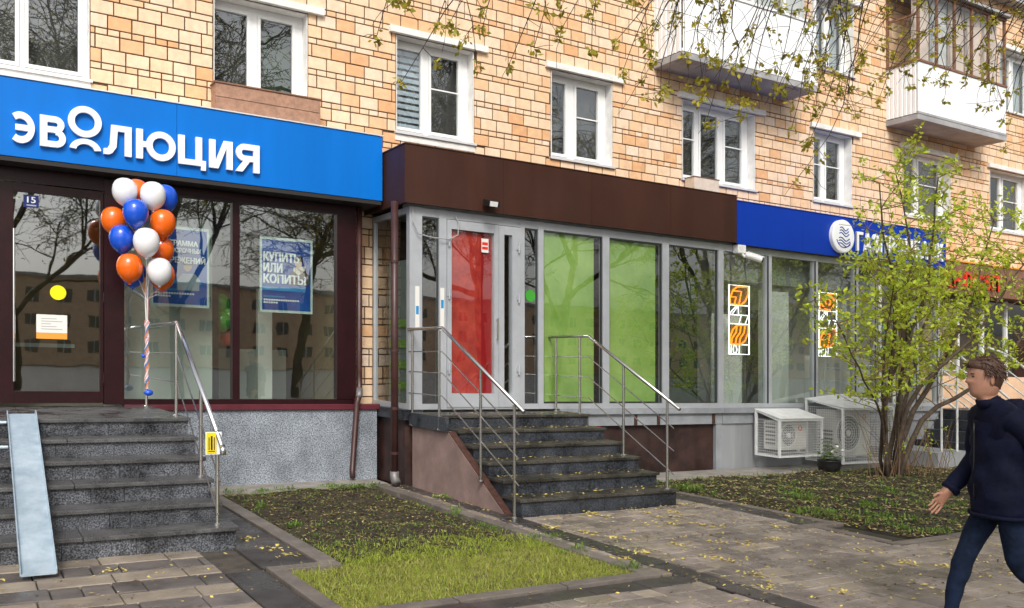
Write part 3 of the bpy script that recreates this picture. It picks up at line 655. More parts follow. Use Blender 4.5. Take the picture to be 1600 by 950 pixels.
# balconies
def corrugated(mb, a0, a1, fixed, z0, z1, axis, out=.014, p=.085):
    n = max(2, int((a1 - a0) / p)); prof = []
    for i in range(n):
        s = a0 + (a1 - a0) * i / n; L = (a1 - a0) / n
        prof += [(s, 0), (s + L * .62, 0), (s + L * .74, -out), (s + L * .88, -out)]
    prof.append((a1, 0)); vs = []
    for s, o in prof:
        for zz in (z0, z1): vs.append((s, fixed + o, zz) if axis == 'u' else (fixed - o, s, zz))
    mb.add(vs, [(2 * i, 2 * i + 2, 2 * i + 3, 2 * i + 1) for i in range(len(prof) - 1)]); return mb
def balcony(u0, u1, dv, z0, z1, kind):
    b = thing('balcony', (u0 + u1) / 2, 0, z0, parent=bld)
    part('slab', 'slab_grey', b, u0, u1, .016, dv, z0, z0 + .11, bevel=.008)
    if kind == 1:
        mb = MB(); corrugated(mb, u0 + .02, u1 - .02, dv - .005, z0 + .16, z1, 'u', .006, .06); mb.build('front_panel', 'balcony_white', b)
    else: part('front_panel', 'balcony_white', b, u0 + .02, u1 - .02, dv - .03, dv - .004, z0 + .15, z1)
    mb = MB(); corrugated(mb, .02, dv - .03, u0 + .012, z0 + .13, z1, 'v', .014, .1); mb.build('side_panel', 'balcony_white', b)
    mb = MB(); corrugated(mb, .02, dv - .03, u1 - .012, z0 + .13, z1, 'v', .014, .1); mb.build('side_panel', 'balcony_white', b)
    part('edge_trim', 'balcony_white' if kind == 1 else 'slab_grey', b, u0 - .004, u1 + .004, dv - .035, dv + .008, z0 + .112, z0 + .158)
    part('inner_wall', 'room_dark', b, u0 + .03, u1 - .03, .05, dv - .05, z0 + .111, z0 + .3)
    m = 'white_frame' if kind == 1 else 'frame_brown'; top = z1 + 1.45
    part('hand_rail', m, b, u0 - .01, u1 + .01, dv - .06, dv + .015, z1 + .003, z1 + .05)
    part('side_rail', m, b, u0 - .01, u0 + .05, .02, dv - .061, z1 + .003, z1 + .05)
    n = 4 if kind == 1 else 5
    for i in range(n + 1):
        uu = u0 + .02 + (u1 - u0 - .09) * i / n; part('post', m, b, uu, uu + .05, dv - .055, dv - .005, z1 + .051, top)
    part('top_rail', m, b, u0, u1, dv - .06, dv, top + .002, top + .06)
    part('post', m, b, u0, u0 + .045, .02, .065, z1 + .051, top); part('transom', m, b, u0 + .005, u0 + .04, .066, dv - .057, z1 + .95, z1 + .99)
    part('side_pane', 'clear_glass', b, u0 + .018, u0 + .024, .066, dv - .057, z1 + .052, z1 + .948)
    for i in range(n):
        uu = u0 + .07 + (u1 - u0 - .09) * i / n; ue = uu + (u1 - u0 - .09) / n - .05
        part('pane', 'clear_glass', b, uu + .002, ue - .002, dv - .033, dv - .027, z1 + .052, top)
        if kind == 2: part('curtain', 'curtain_beige' if i in (0, 2, 3, 4) else 'curtain_light', b, uu, ue, dv - .2, dv - .19, z1 + .06, top)
        else: part('curtain', 'curtain_light', b, uu, ue, dv - .25, dv - .24, z1 + .06, top)
    part('balcony_roof', 'slab_grey', b, u0 - .05, u1 + .05, .016, dv + .1, top + .065, top + .12)
balcony(10.18, 13.45, .75, 6.76, 7.98, 1)
balcony(16.4, 19.5, .76, 6.74, 7.90, 2)
for z_, n_ in ((4.72, 'pipe'),): pass
# window boxes
t = thing('window_box', 3.45, .2, 4.78, 'long brown boarded window box above the bright blue sign', 'window box')
for j in range(2): part('board', 'planter_tan', t, 2.76, 4.14, .285, .31, 4.775 + j * .175, 4.775 + j * .175 + .168, bevel=.004)
part('side_board', 'planter_tan', t, 2.76, 2.785, .06, .284, 4.775, 5.118); part('side_board', 'planter_tan', t, 4.115, 4.14, .06, .284, 4.775, 5.118)
part('lid', 'frame_brown', t, 2.74, 4.16, .06, .325, 5.122, 5.14)
part('base_board', 'brown_wood', t, 2.786, 4.114, .06, .284, 4.78, 4.80)
t = thing('window_box', 11.1, .2, 4.74, 'small cream window box at the corner of the three pane window', 'window box')
part('front_board', 'planter_cream', t, 10.86, 11.44, .28, .30, 4.735, 4.95, bevel=.004); part('side_board', 'planter_cream', t, 10.86, 10.88, .065, .279, 4.735, 4.95); part('side_board', 'planter_cream', t, 11.42, 11.44, .065, .279, 4.735, 4.95)
part('lid', 'frame_brown', t, 10.85, 11.45, .065, .31, 4.953, 4.965)
# ================================================================== SHOP ONE (blue sign, dark red frames)
sh = thing('street_shop', 2, .3, 0, 'shop front with dark maroon frames and big panes under the bright blue sign', 'shop front')
GV = .40
part('plinth', 'granite_chip', sh, 1.98, 4.91, .05, .42, -.02, .955)
part('plinth_core', 'grey_panel', sh, -2.5, 1.97, .05, .35, -.02, 1.0)
part('sill', 'maroon_light', sh, 1.66, 4.94, .3, .46, .958, 1.03, bevel=.006)
fr = MB()
fr.box(-2.5, -.15, .30, .44, 3.48, 3.72); fr.box(1.44, 1.66, .30, .45, 1.03, 3.70); fr.box(1.661, 4.6, .31, .43, 3.60, 3.72); fr.box(2.94, 3.03, .31, .43, 1.10, 3.599); fr.box(4.33, 4.6, .30, .435, 1.10, 3.599); fr.box(1.661, 4.6, .31, .425, 1.031, 1.095)
fr.box(-.149, 1.439, .30, .44, 3.56, 3.72); fr.box(-.7, .30, .30, .43, 1.03, 3.479); fr.box(4.54, 4.6, .012, .299, 1.03, 3.72)
fr.build('frame', 'maroon', sh)
for a, b in ((1.66, 2.94), (3.03, 4.33)): part('pane', 'shop_glass', sh, a - .004, b + .004, .365, .375, 1.09, 3.605)
part('side_pane', 'shop_glass', sh, 4.56, 4.57, .10, .29, 1.1, 3.6)
door = thing('door', .9, GV, 1.04, parent=sh)
dm = MB(); dm.box(.31, .50, .33, .42, 1.05, 3.55); dm.box(1.40, 1.435, .33, .42, 1.05, 3.55); dm.box(.501, 1.399, .33, .42, 1.05, 1.185); dm.box(.501, 1.399, .33, .42, 3.46, 3.55); dm.build('door_frame', 'maroon', door)
part('pane', 'shop_glass', door, .497, 1.403, .37, .38, 1.18, 3.465)
MB().tube([(.50, .50, 1.30), (.50, .50, 3.02)], .014, 10).tube([(.50, .42, 1.5), (.50, .50, 1.5)], .009, 8).tube([(.50, .42, 2.75), (.50, .50, 2.75)], .009, 8).build('handle', 'steel_bright', door, smooth=False)
for zz in (1.35, 2.3, 3.25): MB().tube([(1.437, .425, zz - .06), (1.437, .425, zz + .06)], .011, 8).build('hinge', 'maroon', door)
MB().lathe([(0, 0), (.085, 0), (.085, .002), (0, .002)], (.955, .383, 2.33), 'v', 28).build('warning_dot', 'yellow_bright', door)
# interior
ri = thing('shop_interior', 2, -1.5, 1.0, 'pale grey shop interior with ceiling light strips seen through the glass', 'shop interior')
part('floor', 'interior_floor', ri, -2.5, 4.53, -4.5, .29, .98, 1.0); part('ceiling', 'interior_grey', ri, -2.5, 4.53, -4.5, .25, 3.75, 3.77)
part('back_wall', 'interior_tan', ri, -2.5, 4.53, -4.52, -4.5, 1.0, 3.75); part('side_wall', 'interior_tan', ri, 4.5, 4.53, -4.5, -.05, 1.0, 3.75); part('side_wall', 'interior_grey', ri, -2.5, -2.48, -4.5, .2, 1, 3.75)
part('partition', 'interior_wall', ri, 1.5, 2.80, -.12, -.06, 1.001, 3.4)
part('partition_post', 'black_plastic', ri, 2.80, 2.88, -.14, -.05, 1.001, 3.45); part('partition_rail', 'black_plastic', ri, 2.881, 4.3, -.14, -.06, 3.32, 3.4)
part('counter', 'counter', ri, 3.0, 4.2, -1.9, -1.4, 1.001, 1.75, bevel=.01); part('column', 'interior_white', ri, 3.55, 3.75, -.7, -.6, 1.001, 2.6)
part('locker', 'interior_grey', ri, 3.0, 3.5, -3.3, -2.9, 1.001, 2.2); part('table', 'counter', ri, .3, 1.3, -2.2, -1.4, 1.7, 1.75)
part('cabinet', 'brown_wood', ri, -.6, .6, -4.4, -4.0, 1.001, 2.6)
for i, (u, v) in enumerate(((-.2, -1.0), (-.5, -2.2))): part('light_strip', 'lamp_strip', ri, u, u + 1.1, v, v + .14, 3.70, 3.745)
for i, (u, v, z, c) in enumerate(((3.02, -.55, 2.35, 'green'), (3.12, -.5, 2.15, 'green'), (2.95, -.6, 1.95, 'yellow'), (3.12, -.55, 1.92, 'red'), (3.0, -.4, 2.1, 'green'))):
    MB().ball((u, v, z), .13, 16, 12, (1, 1, 1.15)).build('indoor_balloon', 'balloon_' + c, smooth=True, label='%s balloon inside the shop behind the glass%s' % (c, {0: ', topmost of the green ones', 1: ', right of the green ones', 4: ', lowest of the green ones'}.get(i, '')), cat='balloon', group='balloons inside the shop')
# posters
def poster(u0, u1, z0, z1, label, lines, which, v=.30):
    t = thing('poster', (u0 + u1) / 2, v, z0, label, 'poster'); H = z1 - z0; Wd = u1 - u0
    part('border', 'poster_frame', t, u0, u1, v, v + .008, z0, z1); part('sheet', 'poster_blue', t, u0 + .03, u1 - .03, v + .009, v + .012, z0 + .035, z1 - .035)
    part('light_band', 'poster_light', t, u0 + .03, u1 - .10, v + .0125, v + .013, z0 + H * .29, z0 + H * .34)
    for s, a, b, c, d in lines:
        text(MB(), s, .045, u0 + Wd * a, u0 + Wd * b, z0 + H * c, z0 + H * d, v + .019, v + .021).build('printed_words', 'print_white', t)
    for k, (a, b, c) in enumerate(((.07, .5, .20), (.07, .78, .155), (.07, .34, .12))):
        n = int((b - a) / .045); mb = MB()
        for i in range(n): mb.box(u0 + Wd * (a + i * .045), u0 + Wd * (a + i * .045 + .036), v + .013, v + .014, z0 + H * c, z0 + H * (c + .022))
        mb.build('fine_print', 'print_white' if k else 'poster_light', t)
    cu = u0 + Wd * (.72 if which else .62); cz = z0 + H * (.60 if which else .43)
    body = [(cu - .13, cz - .22), (cu + .14, cz - .22), (cu + .15, cz - .08), (cu + .09, cz - .01), (cu - .06, cz - .01), (cu - .12, cz - .09)]
    MB().prism(body, 'v', v + .0145, v + .0155).build('printed_coat', 'coat_print' if which else 'shirt_print', t)
    if which: MB().prism([(cu - .07, cz - .03), (cu, cz - .09), (cu + .09, cz - .02), (cu + .1, cz + .04), (cu - .06, cz + .02)], 'v', v + .016, v + .0165).build('printed_collar', 'collar_print', t)
    MB().prism([(cu + .05 * math.cos(a) , cz + .085 + .07 * math.sin(a)) for a in [R(i * 24) for i in range(15)]], 'v', v + .017, v + .0175).build('printed_face', 'skin_print', t)
    MB().prism([(cu + .01 + .062 * math.cos(a), cz + .115 + .06 * math.sin(a)) for a in [R(-20 + i * 20) for i in range(12)]], 'v', v + .018, v + .0185).build('printed_hair', 'hair_print', t)
    return t
poster(3.32, 4.03, 2.23, 3.22, 'blue poster reading КУПИТЬ ИЛИ КОПИТЬ? in the right hand pane', [('КУПИТЬ', .06, .74, .675, .80), ('ИЛИ', .06, .42, .53, .655), ('КОПИТЬ?', .06, .88, .385, .51)], True)
poster(1.98, 2.68, 2.24, 3.24, 'blue poster with white heading half hidden behind the outdoor balloons', [('ПРОГРАММА', .08, .80, .76, .83), ('ДОЛГОСРОЧНЫХ', .08, .86, .665, .735), ('СБЕРЕЖЕНИЙ', .08, .93, .545, .645)], False)
# sign one
sg = thing('shop_sign', 2, .6, 3.78, 'bright blue shop sign with raised white letters over the maroon shop front', 'shop sign')
part('panel', 'sign_blue', sg, -2.6, 2.2, .06, .75, 3.785, 4.65); part('panel', 'sign_blue', sg, 2.204, 4.85, .06, .75, 3.785, 4.65)
part('soffit', 'soffit', sg, -2.6, 4.84, .05, .74, 3.73, 3.783); part('top_trim', 'flash_metal', sg, -2.6, 4.86, .05, .765, 4.653, 4.668)
LZ0, LZ1 = 3.93, 4.275
for ch, a, b, c, d in (('Э', .47, .69, 0, 0), ('В', .74, 1.0, 0, 0), ('Л', 1.39, 1.69, 0, 0), ('Ю', 1.74, 2.18, 0, 0), ('Ц', 2.21, 2.53, -.0, 0), ('И', 2.57, 2.85, 0, 0), ('Я', 2.89, 3.18, 0, 0)):
    zb = LZ0 - (.055 if ch == 'Ц' else 0)
    bold_letter(ch, a, b, LZ0, LZ1, .762, .805, .074).build('letter', 'letter_white', sg)
ring(MB(), 1.195, 4.265, .175, .105, .762, .805).build('letter', 'letter_white', sg, smooth=False)
ring(MB(), 1.2, 3.935, .165, .095, .762, .805, 8, 172, sz=.82).build('letter', 'letter_white', sg)
# number plate and notice behind the door glass
t = thing('number_plate', .67, .4, 3.36, 'small dark blue number plate at the top of the glass door', 'sign')
part('plate', 'plate_blue', t, .60, .755,   .383, .388, 3.29, 3.43); text(MB(), '15', .02, .635, .725, 3.34, 3.41, .389, .391).build('digits', 'print_white', t); part('caption', 'print_grey', t, .63, .73, .389, .3905, 3.305, 3.32)
t = thing('paper_notice', .9, .4, 1.78, 'white paper notice with an orange lower band stuck on the door', 'notice')
part('sheet', 'paper', t, .73, 1.05, .383, .386, 1.86, 2.07); part('orange_band', 'orange_print', t, .73, 1.05, .383, .3865, 1.79, 1.858)
for k in range(5): part('text_line', 'print_grey', t, .78, 1.0 - (k % 3) * .06, .387, .388, 1.90 + k * .03, 1.908 + k * .03)
# ================================================================== BALLOON BUNCH
BAL = [(1.57, 1.12, 3.47, 'white', 'upper left white balloon at the top of the outdoor bunch'), (1.86, 1.18, 3.45, 'white', 'upper right white balloon at the top of the outdoor bunch'),
       (2.02, 1.0, 3.46, 'blue', 'blue balloon peeking out behind the upper right white balloon'), (1.66, 1.28, 3.22, 'blue', 'blue balloon in front, below the two top white balloons'),
       (1.97, 1.16, 3.15, 'orange', 'large orange balloon on the right side of the outdoor bunch, upper of two'), (1.47, 1.0, 3.15, 'orange', 'orange balloon half hidden on the left side of the bunch'),
       (1.545, 1.1, 2.94, 'blue', 'blue balloon on the left side at mid height of the bunch'), (1.77, 1.30, 2.90, 'white', 'white balloon in front at the middle of the bunch'),
       (1.98, 1.02, 2.86, 'orange', 'orange balloon behind the middle white balloon, lower on the right'), (1.61, 1.2, 2.61, 'orange', 'large orange balloon at the lower left of the bunch'),
       (1.92, 1.24, 2.59, 'white', 'white balloon at the lower right of the bunch'), (1.68, .98, 2.57, 'blue', 'blue balloon hidden behind the lower left orange balloon'),
       (1.99, 1.0, 2.56, 'orange', 'orange balloon hidden behind the lower right white balloon'), (1.72, .95, 3.5, 'orange', 'orange balloon barely showing between the two top white balloons')]
prof = [(.0, .165), (.05, .16), (.09, .142), (.122, .11), (.142, .065), (.15, .015), (.146, -.035), (.13, -.085), (.10, -.13), (.06, -.165), (.028, -.183), (.012, -.19), (.02, -.205), (.0, -.205)]
knots = {}
for i, (u, v, z, c, lb) in enumerate(BAL):
    s = .91 + .06 * ((i * 7) % 5) / 5
    bo = MB().lathe([(r * s, h * s) for r, h in prof], (u, v, z), 'z', 28).build('balloon', 'balloon_' + c, smooth=True, label=lb, cat='balloon', group='balloons tied outside the blue shop')
rb = thing('balloon_ribbons', 1.81, 1.08, 1.2, 'twisted pink, white and blue ribbons holding the outdoor balloons together', 'ribbon')
for i, (u, v, z, c, _) in enumerate(BAL):
    m = ('ribbon_pink', 'ribbon_white', 'ribbon_white', 'ribbon_orange', 'ribbon_blue')[i % 5]; a = i * 1.3
    MB().tube([(u, v, z - .2), (u * .35 + 1.81 * .65, v * .35 + 1.08 * .65, (z - .2) * .5 + 2.25 * .5), (1.81 + .02 * math.cos(a), 1.08 + .02 * math.sin(a), 2.26), (1.81 + .01 * math.cos(a), 1.08 + .01 * math.sin(a), 2.03)], .0028, 5).build('ribbon', m, rb)
for i in range(7):
    m = ('ribbon_pink', 'ribbon_white', 'ribbon_pink', 'ribbon_orange', 'ribbon_blue', 'ribbon_white', 'ribbon_pink')[i]; r2 = random.Random(i)
    MB().tube([(1.81 + (.018 + .008 * math.sin(k * 1.1)) * math.cos(k * .9 + i * 1.1), 1.08 + .02 * math.sin(k * .9 + i * 1.1), 2.03 - k * .028) for k in range(29)], .006, 6).build('ribbon', m, rb)
MB().ball((1.83, 1.08, 1.20), .045, 14, 10, (1.15, 1, .8)).build('balloon_weight', 'balloon_blue', rb, smooth=True); MB().ball((1.77, 1.1, 1.62), .022, 10, 8).build('balloon_stub', 'balloon_blue', rb, smooth=True)
# ================================================================== STAIRS ONE (grey granite)
st = thing('entrance_steps', .6, 3.5, 0, 'grey speckled granite steps with landing at the blue sign shop', 'steps')
SV = [2.60, 2.95, 3.28, 3.60, 3.91, 4.22]; SZ = [1.01, .845, .68, .515, .345, .175]
for k in range(6):
    u1 = 1.98 if k < 5 else 2.05; vb = .36 if k == 0 else SV[k - 1] - .045; zb = SZ[k]
    if k == 0:
        for a, b in ((-2.5, -.9), (-.895, .5), (.505, u1)): part('landing_slab', 'granite_tread', st, a, b, .43, SV[0], zb - .035, zb, bevel=.006)
    else:
        for a, b in ((-2.5, -.7), (-.695, .82), (.825, u1)) if k % 2 else ((-2.5, .25), (.255, u1)): part('tread_slab', 'granite_tread', st, a, b, vb, SV[k], zb - .035, zb, bevel=.006)
    zl = SZ[k + 1] if k < 5 else -.03
    js = [-2.5, -.35, .62 + .11 * k % .5, 1.22, u1 - .02]
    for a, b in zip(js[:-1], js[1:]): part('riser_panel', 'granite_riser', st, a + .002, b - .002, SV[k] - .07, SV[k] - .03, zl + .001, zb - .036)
    part('side_panel', 'granite_chip', st, u1 - .06, u1 - .021, (.43 if k == 0 else SV[k - 1] - .03), SV[k] - .071, -.03, zb - .036)
part('core', 'grey_panel', st, -2.5, 1.9, .5, 2.5, -.03, .95)
# steel ramp channel laid on the steps
MB().add([(a, v, z + d) for d in (0, .012) for a in (.36, .585) for v, z in ((2.5, 1.045), (2.62, 1.05), (4.78, .03))], [(0, 1, 4, 3), (1, 2, 5, 4), (6, 9, 10, 7), (7, 10, 11, 8), (0, 6, 7, 1), (1, 7, 8, 2), (3, 4, 10, 9), (4, 5, 11, 10), (2, 8, 11, 5), (0, 3, 9, 6)]).build('ramp_plate', 'galv')
rp_ = bpy.data.objects['ramp_plate']; tag(rp_, 'pale galvanised steel ramp channel leaning on the granite steps', 'ramp')
for a in (.352, .585):
    MB().add([(a, v, z) for v, z in ((2.5, 1.05), (2.62, 1.052), (4.78, .035), (4.78, .075), (2.62, 1.092), (2.5, 1.09))] + [(a + .008, v, z) for v, z in ((2.5, 1.05), (2.62, 1.052), (4.78, .035), (4.78, .075), (2.62, 1.092), (2.5, 1.09))], [(0, 1, 4, 5), (1, 2, 3, 4), (11, 10, 7, 6), (10, 9, 8, 7), (0, 6, 7, 1), (1, 7, 8, 2), (2, 8, 9, 3), (3, 9, 10, 4), (4, 10, 11, 5), (5, 11, 6, 0)]).build('side_flange', 'galv', rp_)
t = thing('ramp_rest', .1, 2.66, .8, 'pale steel cross bars beside the ramp on the left steps', 'rail')
for z in (.99, .80): MB().tube([(-1.2, 2.70 + (.99 - z) * 1.9, z), (.345, 2.70 + (.99 - z) * 1.9, z)], .016, 8).build('bar', 'galv', t)
# ---- handrails
def handrail(u, posts, rail, bars, label, mats=('steel', 'steel_bright'), rr=.021, br=.0075):
    t = thing('handrail', u, posts[0][0], posts[0][1], label, 'handrail')
    for (v, z0, z1) in posts:
        MB().tube([(u, v, z0), (u, v, z1)], .017, 12).build('post', mats[0], t, smooth=False)
        MB().lathe([(0, .0), (.035, .0), (.035, .008), (.02, .018), (.0, .018)], (u, v, z0), 'z', 14).build('post_base', mats[0], t)
    MB().tube([(u, v, z) for v, z in rail], rr, 14).build('top_rail', mats[1], t, smooth=True)
    for b in bars: MB().tube([(u, v, z) for v, z in b], br, 8).build('bar', mats[0], t)
    return t
s1 = (1.0 - .93) ; sl = .60
def dropped(v0, z0, v1, s): return (v1, z0 - (v1 - v0) * s)
handrail(1.90, [(.50, 1.01, 1.96), (2.28, 1.01, 1.95), (3.42, .515, 1.35), (4.06, .175, 1.0)], [(.46, 1.975), (2.33, 1.975), dropped(2.33, 1.975, 4.24, .58)],
         [[(.46, 1.66), (2.33, 1.66), dropped(2.33, 1.66, 4.16, .60)], [(.46, 1.36), (2.33, 1.36), dropped(2.33, 1.36, 4.1, .62)]], 'steel handrail beside the grey granite steps, nearest to the balloons')
MB().tube([(1.90, 4.235, .87), (1.90, 4.26, .85), (1.90, 4.262, .80)], .026, 12).build('rail_end', 'steel_bright', bpy.data.objects['handrail'], smooth=True)
t = thing('warning_sign', 1.92, 4.08, .72, 'small yellow pictogram sign fixed to the handrail end post', 'sign')
part('plate', 'yellow', t, 1.80, 1.885, 4.085, 4.09, .80, .98); part('backing', 'print_white', t, 1.795, 1.93, 4.08, 4.0845, .79, .985)
for a, b, c, d in ((1.818, 1.826, .83, .94), (1.836, 1.852, .83, .95), (1.862, 1.87, .83, .94), (1.815, 1.872, .815, .822)): part('mark', 'ink', t, a, b, 4.0905, 4.092, c, d)
# ================================================================== SHOP TWO (brown sign, grey frames)
s2 = thing('street_shop', 7.5, 1.2, 0, 'grey aluminium shop front with red door and green panes under the brown sign', 'shop front')
F0, F1 = 1.20, 1.30
fr = MB()
for a, b in ((5.0, 5.18), (5.43, 5.54), (6.70, 6.77), (7.0, 7.09), (8.14, 8.26), (9.29, 9.42), (10.46, 10.575)): fr.box(a, b, F0, F1, 1.0, 3.66)
us = [5.18, 5.43, 5.54, 6.70, 6.77, 7.0, 7.09, 8.14, 8.26, 9.29, 9.42, 10.46]
for a, b in zip(us[::2], us[1::2]): fr.box(a, b, F0, F1 - .004, 3.55, 3.655); fr.box(a, b, F0, F1 - .004, 1.0, 1.075)
fr.build('frame', 'alu', s2)
for a in (5.435, 6.775, 7.005, 8.145, 9.295, 10.462): part('added_shade_strip', 'alu_shade', s2, a - .018, a - .007, F1 - .06, F1 - .02, 1.08, 3.54)  # thin dark lines added round the panes for contrast
us_ = [5.18, 5.43, 6.77, 7.0, 7.09, 8.14, 8.26, 9.29, 9.42, 10.46]
for a, b in zip(us_[::2], us_[1::2]): part('added_shade_strip', 'alu_shade', s2, a + .001, a + .013, F1 - .03, F1 - .012, 1.08, 3.54); part('added_shade_strip', 'alu_shade', s2, a + .014, b - .02, F1 - .03, F1 - .012, 3.53, 3.549); part('added_shade_strip', 'alu_shade', s2, a + .014, b - .02, F1 - .03, F1 - .012, 1.076, 1.088)
for a, b in ((5.18, 5.43), (6.77, 7.0), (7.09, 8.14), (8.26, 9.29), (9.42, 10.46)): part('pane', 'film_glass' if 7.0 < a < 9.3 else 'shop_glass', s2, a - .003, b + .003, F1 - .045, F1 - .035, 1.072, 3.553)
fs = MB(); fs.box(5.0, 5.06, .05, .10, 1.0, 3.66); fs.box(5.0, 5.06, .101, F0 - .001, 1.0, 1.07); fs.box(5.0, 5.06, .101, F0 - .001, 3.58, 3.66); fs.build('side_frame', 'alu', s2)
part('side_pane', 'shop_glass', s2, 5.025, 5.035, .09, F0 + .002, 1.065, 3.585)
part('header', 'sill_beam', s2, 4.99, 10.57, F0 - .1, F1 - .03, 3.662, 3.70)
part('sill_beam', 'sill_beam', s2, 7.36, 10.575, F0, F1 + .02, .915, .998); part('lower_beam', 'sill_beam', s2, 7.9, 10.57, F0 - .06, F1 - .03, .74, .912)
for u in (8.75, 9.2, 10.35, 11.3): part('bracket', 'rust_edge', s2, u, u + .05, F1 - .028, F1 - .01, .745, .90)
part('red_base', 'bright_red', s2, 7.4, 8.2, F0 - .3, F0 - .02, -.02, .735); part('brown_base', 'brown_panel', s2, 8.21, 10.44, F0 - .2, F0 + .0, -.02, .738); part('base_post', 'sill_beam', s2, 10.445, 10.57, F0 - .1, F1 - .04, -.02, .74)
part('side_base', 'brown_panel', s2, 4.98, 5.2, .05, F0, -.02, .86); part('side_ledge', 'black_granite', s2, 4.93, 5.2, .05, F1 - .01, .862, .997)
# films and things right behind the panes
for a, b in ((7.12, 8.02), (8.30, 9.20)): part('green_film', 'green_film', s2, a, b, F1 - .075, F1 - .07, 1.10, 3.53)
part('painted_reflection', 'dark_green', s2, 9.42, 10.46, F1 - .5, F1 - .49, 1.0, 3.6)  # mottled dark green sheet, a reflection painted behind the pane
part('inner_wall', 'brown_room', s2, 5.1, 10.4, .3, .32, 1.0, 3.7); part('inner_ceiling', 'interior_grey', s2, 5.07, 10.44, .33, F0 - .02, 3.6, 3.64); part('inner_floor', 'interior_floor', s2, 5.07, 10.44, .33, F0 - .02, .97, .995)
part('inner_screen', 'interior_grey', s2, 5.12, 5.14, .35, 1.1, 1.0, 3.0)
for k in range(4): part('green_stripe', 'green_film', s2, 5.105, 5.115, .40, 1.05, 1.25 + k * .28, 1.36 + k * .28)
d2 = thing('door', 6.1, 1.25, 1.02, parent=s2)
dm = MB(); dm.box(5.545, 5.61, F0 + .01, F1 + .012, 1.03, 3.54); dm.box(6.27, 6.34, F0 + .01, F1 + .012, 1.03, 3.54); dm.box(5.611, 6.269, F0 + .01, F1 + .012, 1.03, 1.215); dm.box(5.611, 6.269, F0 + .01, F1 + .012, 3.42, 3.54)
dm.box(6.345, 6.43, F0 + .01, F1 + .012, 1.03, 3.54); dm.box(6.56, 6.695, F0 + .01, F1 + .012, 1.03, 3.54); dm.box(6.431, 6.559, F0 + .01, F1 + .012, 1.03, 1.215); dm.box(6.431, 6.559, F0 + .01, F1 + .012, 3.42, 3.54)
dm.build('door_frame', 'alu', d2)
part('pane', 'film_glass', d2, 5.608, 6.272, F1 - .04, F1 - .03, 1.21, 3.425); part('pane', 'shop_glass', d2, 6.428, 6.562, F1 - .04, F1 - .03, 1.21, 3.425)
part('red_film', 'red_film', d2, 5.613, 6.10, F1 - .06, F1 - .055, 1.22, 3.41); part('dark_red_film', 'red_dark', d2, 6.103, 6.267, F1 - .065, F1 - .06, 1.22, 3.41)
for u in (5.565, 6.66):
    for z in (1.55, 2.55, 3.25): MB().box(u - .03, u + .03, F1 + .013, F1 + .03, z - .03, z + .03).tube([(u, F1 + .035, z - .07), (u, F1 + .035, z + .07)], .014, 8).build('hinge', 'alu', d2)
MB().tube([(6.30, F1 + .06, 1.95), (6.30, F1 + .06, 2.25)], .011, 8).tube([(6.30, F1 + .01, 1.97), (6.30, F1 + .06, 1.97)], .008, 6).tube([(6.30, F1 + .01, 2.23), (6.30, F1 + .06, 2.23)], .008, 6).build('handle', 'steel', d2)
t = thing('door_sticker', 6.15, 1.31, 3.2, 'white and red sticker at the top of the red door glass', 'sticker'); part('sheet', 'paper', t, 6.09, 6.20, F1 - .029, F1 - .027, 3.15, 3.34); part('red_bar', 'bright_red', t, 6.10, 6.19, F1 - .0265, F1 - .025, 3.19, 3.23); part('red_bar', 'bright_red', t, 6.10, 6.19, F1 - .0265, F1 - .025, 3.25, 3.29)
MB().lathe([(0, 0), (.085, 0), (.085, .002), (0, .002)], (6.885, F1 - .033, 2.6), 'v', 24).build('round_sticker', 'balloon_green', label='round green sticker on the narrow pane right of the red door', cat='sticker')
for i, (u, lb) in enumerate(((5.11, 'torn white sticker strip on the corner post of the grey shop front'), (5.475, 'torn white sticker strip on the frame beside the red door'))):
    t = thing('sticker_strip', u, 1.31, 2.1, lb, 'sticker'); part('sheet', 'paper', t, u - .03, u + .03, F1 + .001, F1 + .003, 2.05, 2.62); part('blue_mark', 'poster_light', t, u - .02, u + .02, F1 + .0035, F1 + .0045, 2.25 + .1 * i, 2.36 + .1 * i)
# brown sign
sg = thing('shop_sign', 7.8, 1, 3.67, 'plain dark brown metal sign box over the grey shop front', 'shop sign')
us = [4.88, 6.35, 7.85, 9.35, 10.752]
for a, b in zip(us[:-1], us[1:]): part('panel', 'sign_brown', sg, a, b - .003, 1.40, 1.42, 3.68, 4.435)
part('side_panel', 'sign_brown', sg, 4.88, 4.90, .02, 1.399, 3.68, 4.435); part('top_cover', 'sign_brown', sg, 4.87, 10.75, .02, 1.43, 4.437, 4.45); part('soffit', 'soffit', sg, 4.9, 10.75, .02, 1.399, 3.705, 3.72)
t = thing('floodlight', 6.08, 1.48, 3.72, 'small black floodlight mounted on the brown sign above the red door', 'floodlight')
MB().prism([(1.47, 3.76), (1.60, 3.73), (1.62, 3.80), (1.49, 3.84)], 'u', 6.0, 6.18).build('body', 'black_plastic', t); part('bracket', 'black_plastic', t, 6.06, 6.12, 1.421, 1.475, 3.77, 3.83); MB().prism([(1.601, 3.732), (1.606, 3.731), (1.624, 3.795), (1.619, 3.796)], 'u', 6.03, 6.15).build('lens', 'white_plastic', t)
MB().tube([(5.04, 1.32, 3.66), (5.03, 1.34, 3.45), (5.10, 1.35, 3.30), (5.3, 1.36, 3.27), (5.55, 1.36, 3.27), (5.68, 1.36, 3.34), (5.70, 1.35, 3.5), (5.66, 1.32, 3.6)], .008, 6).build('loose_cable', 'grey_plastic', label='loose white cable drooping under the brown sign near the corner', cat='cable')
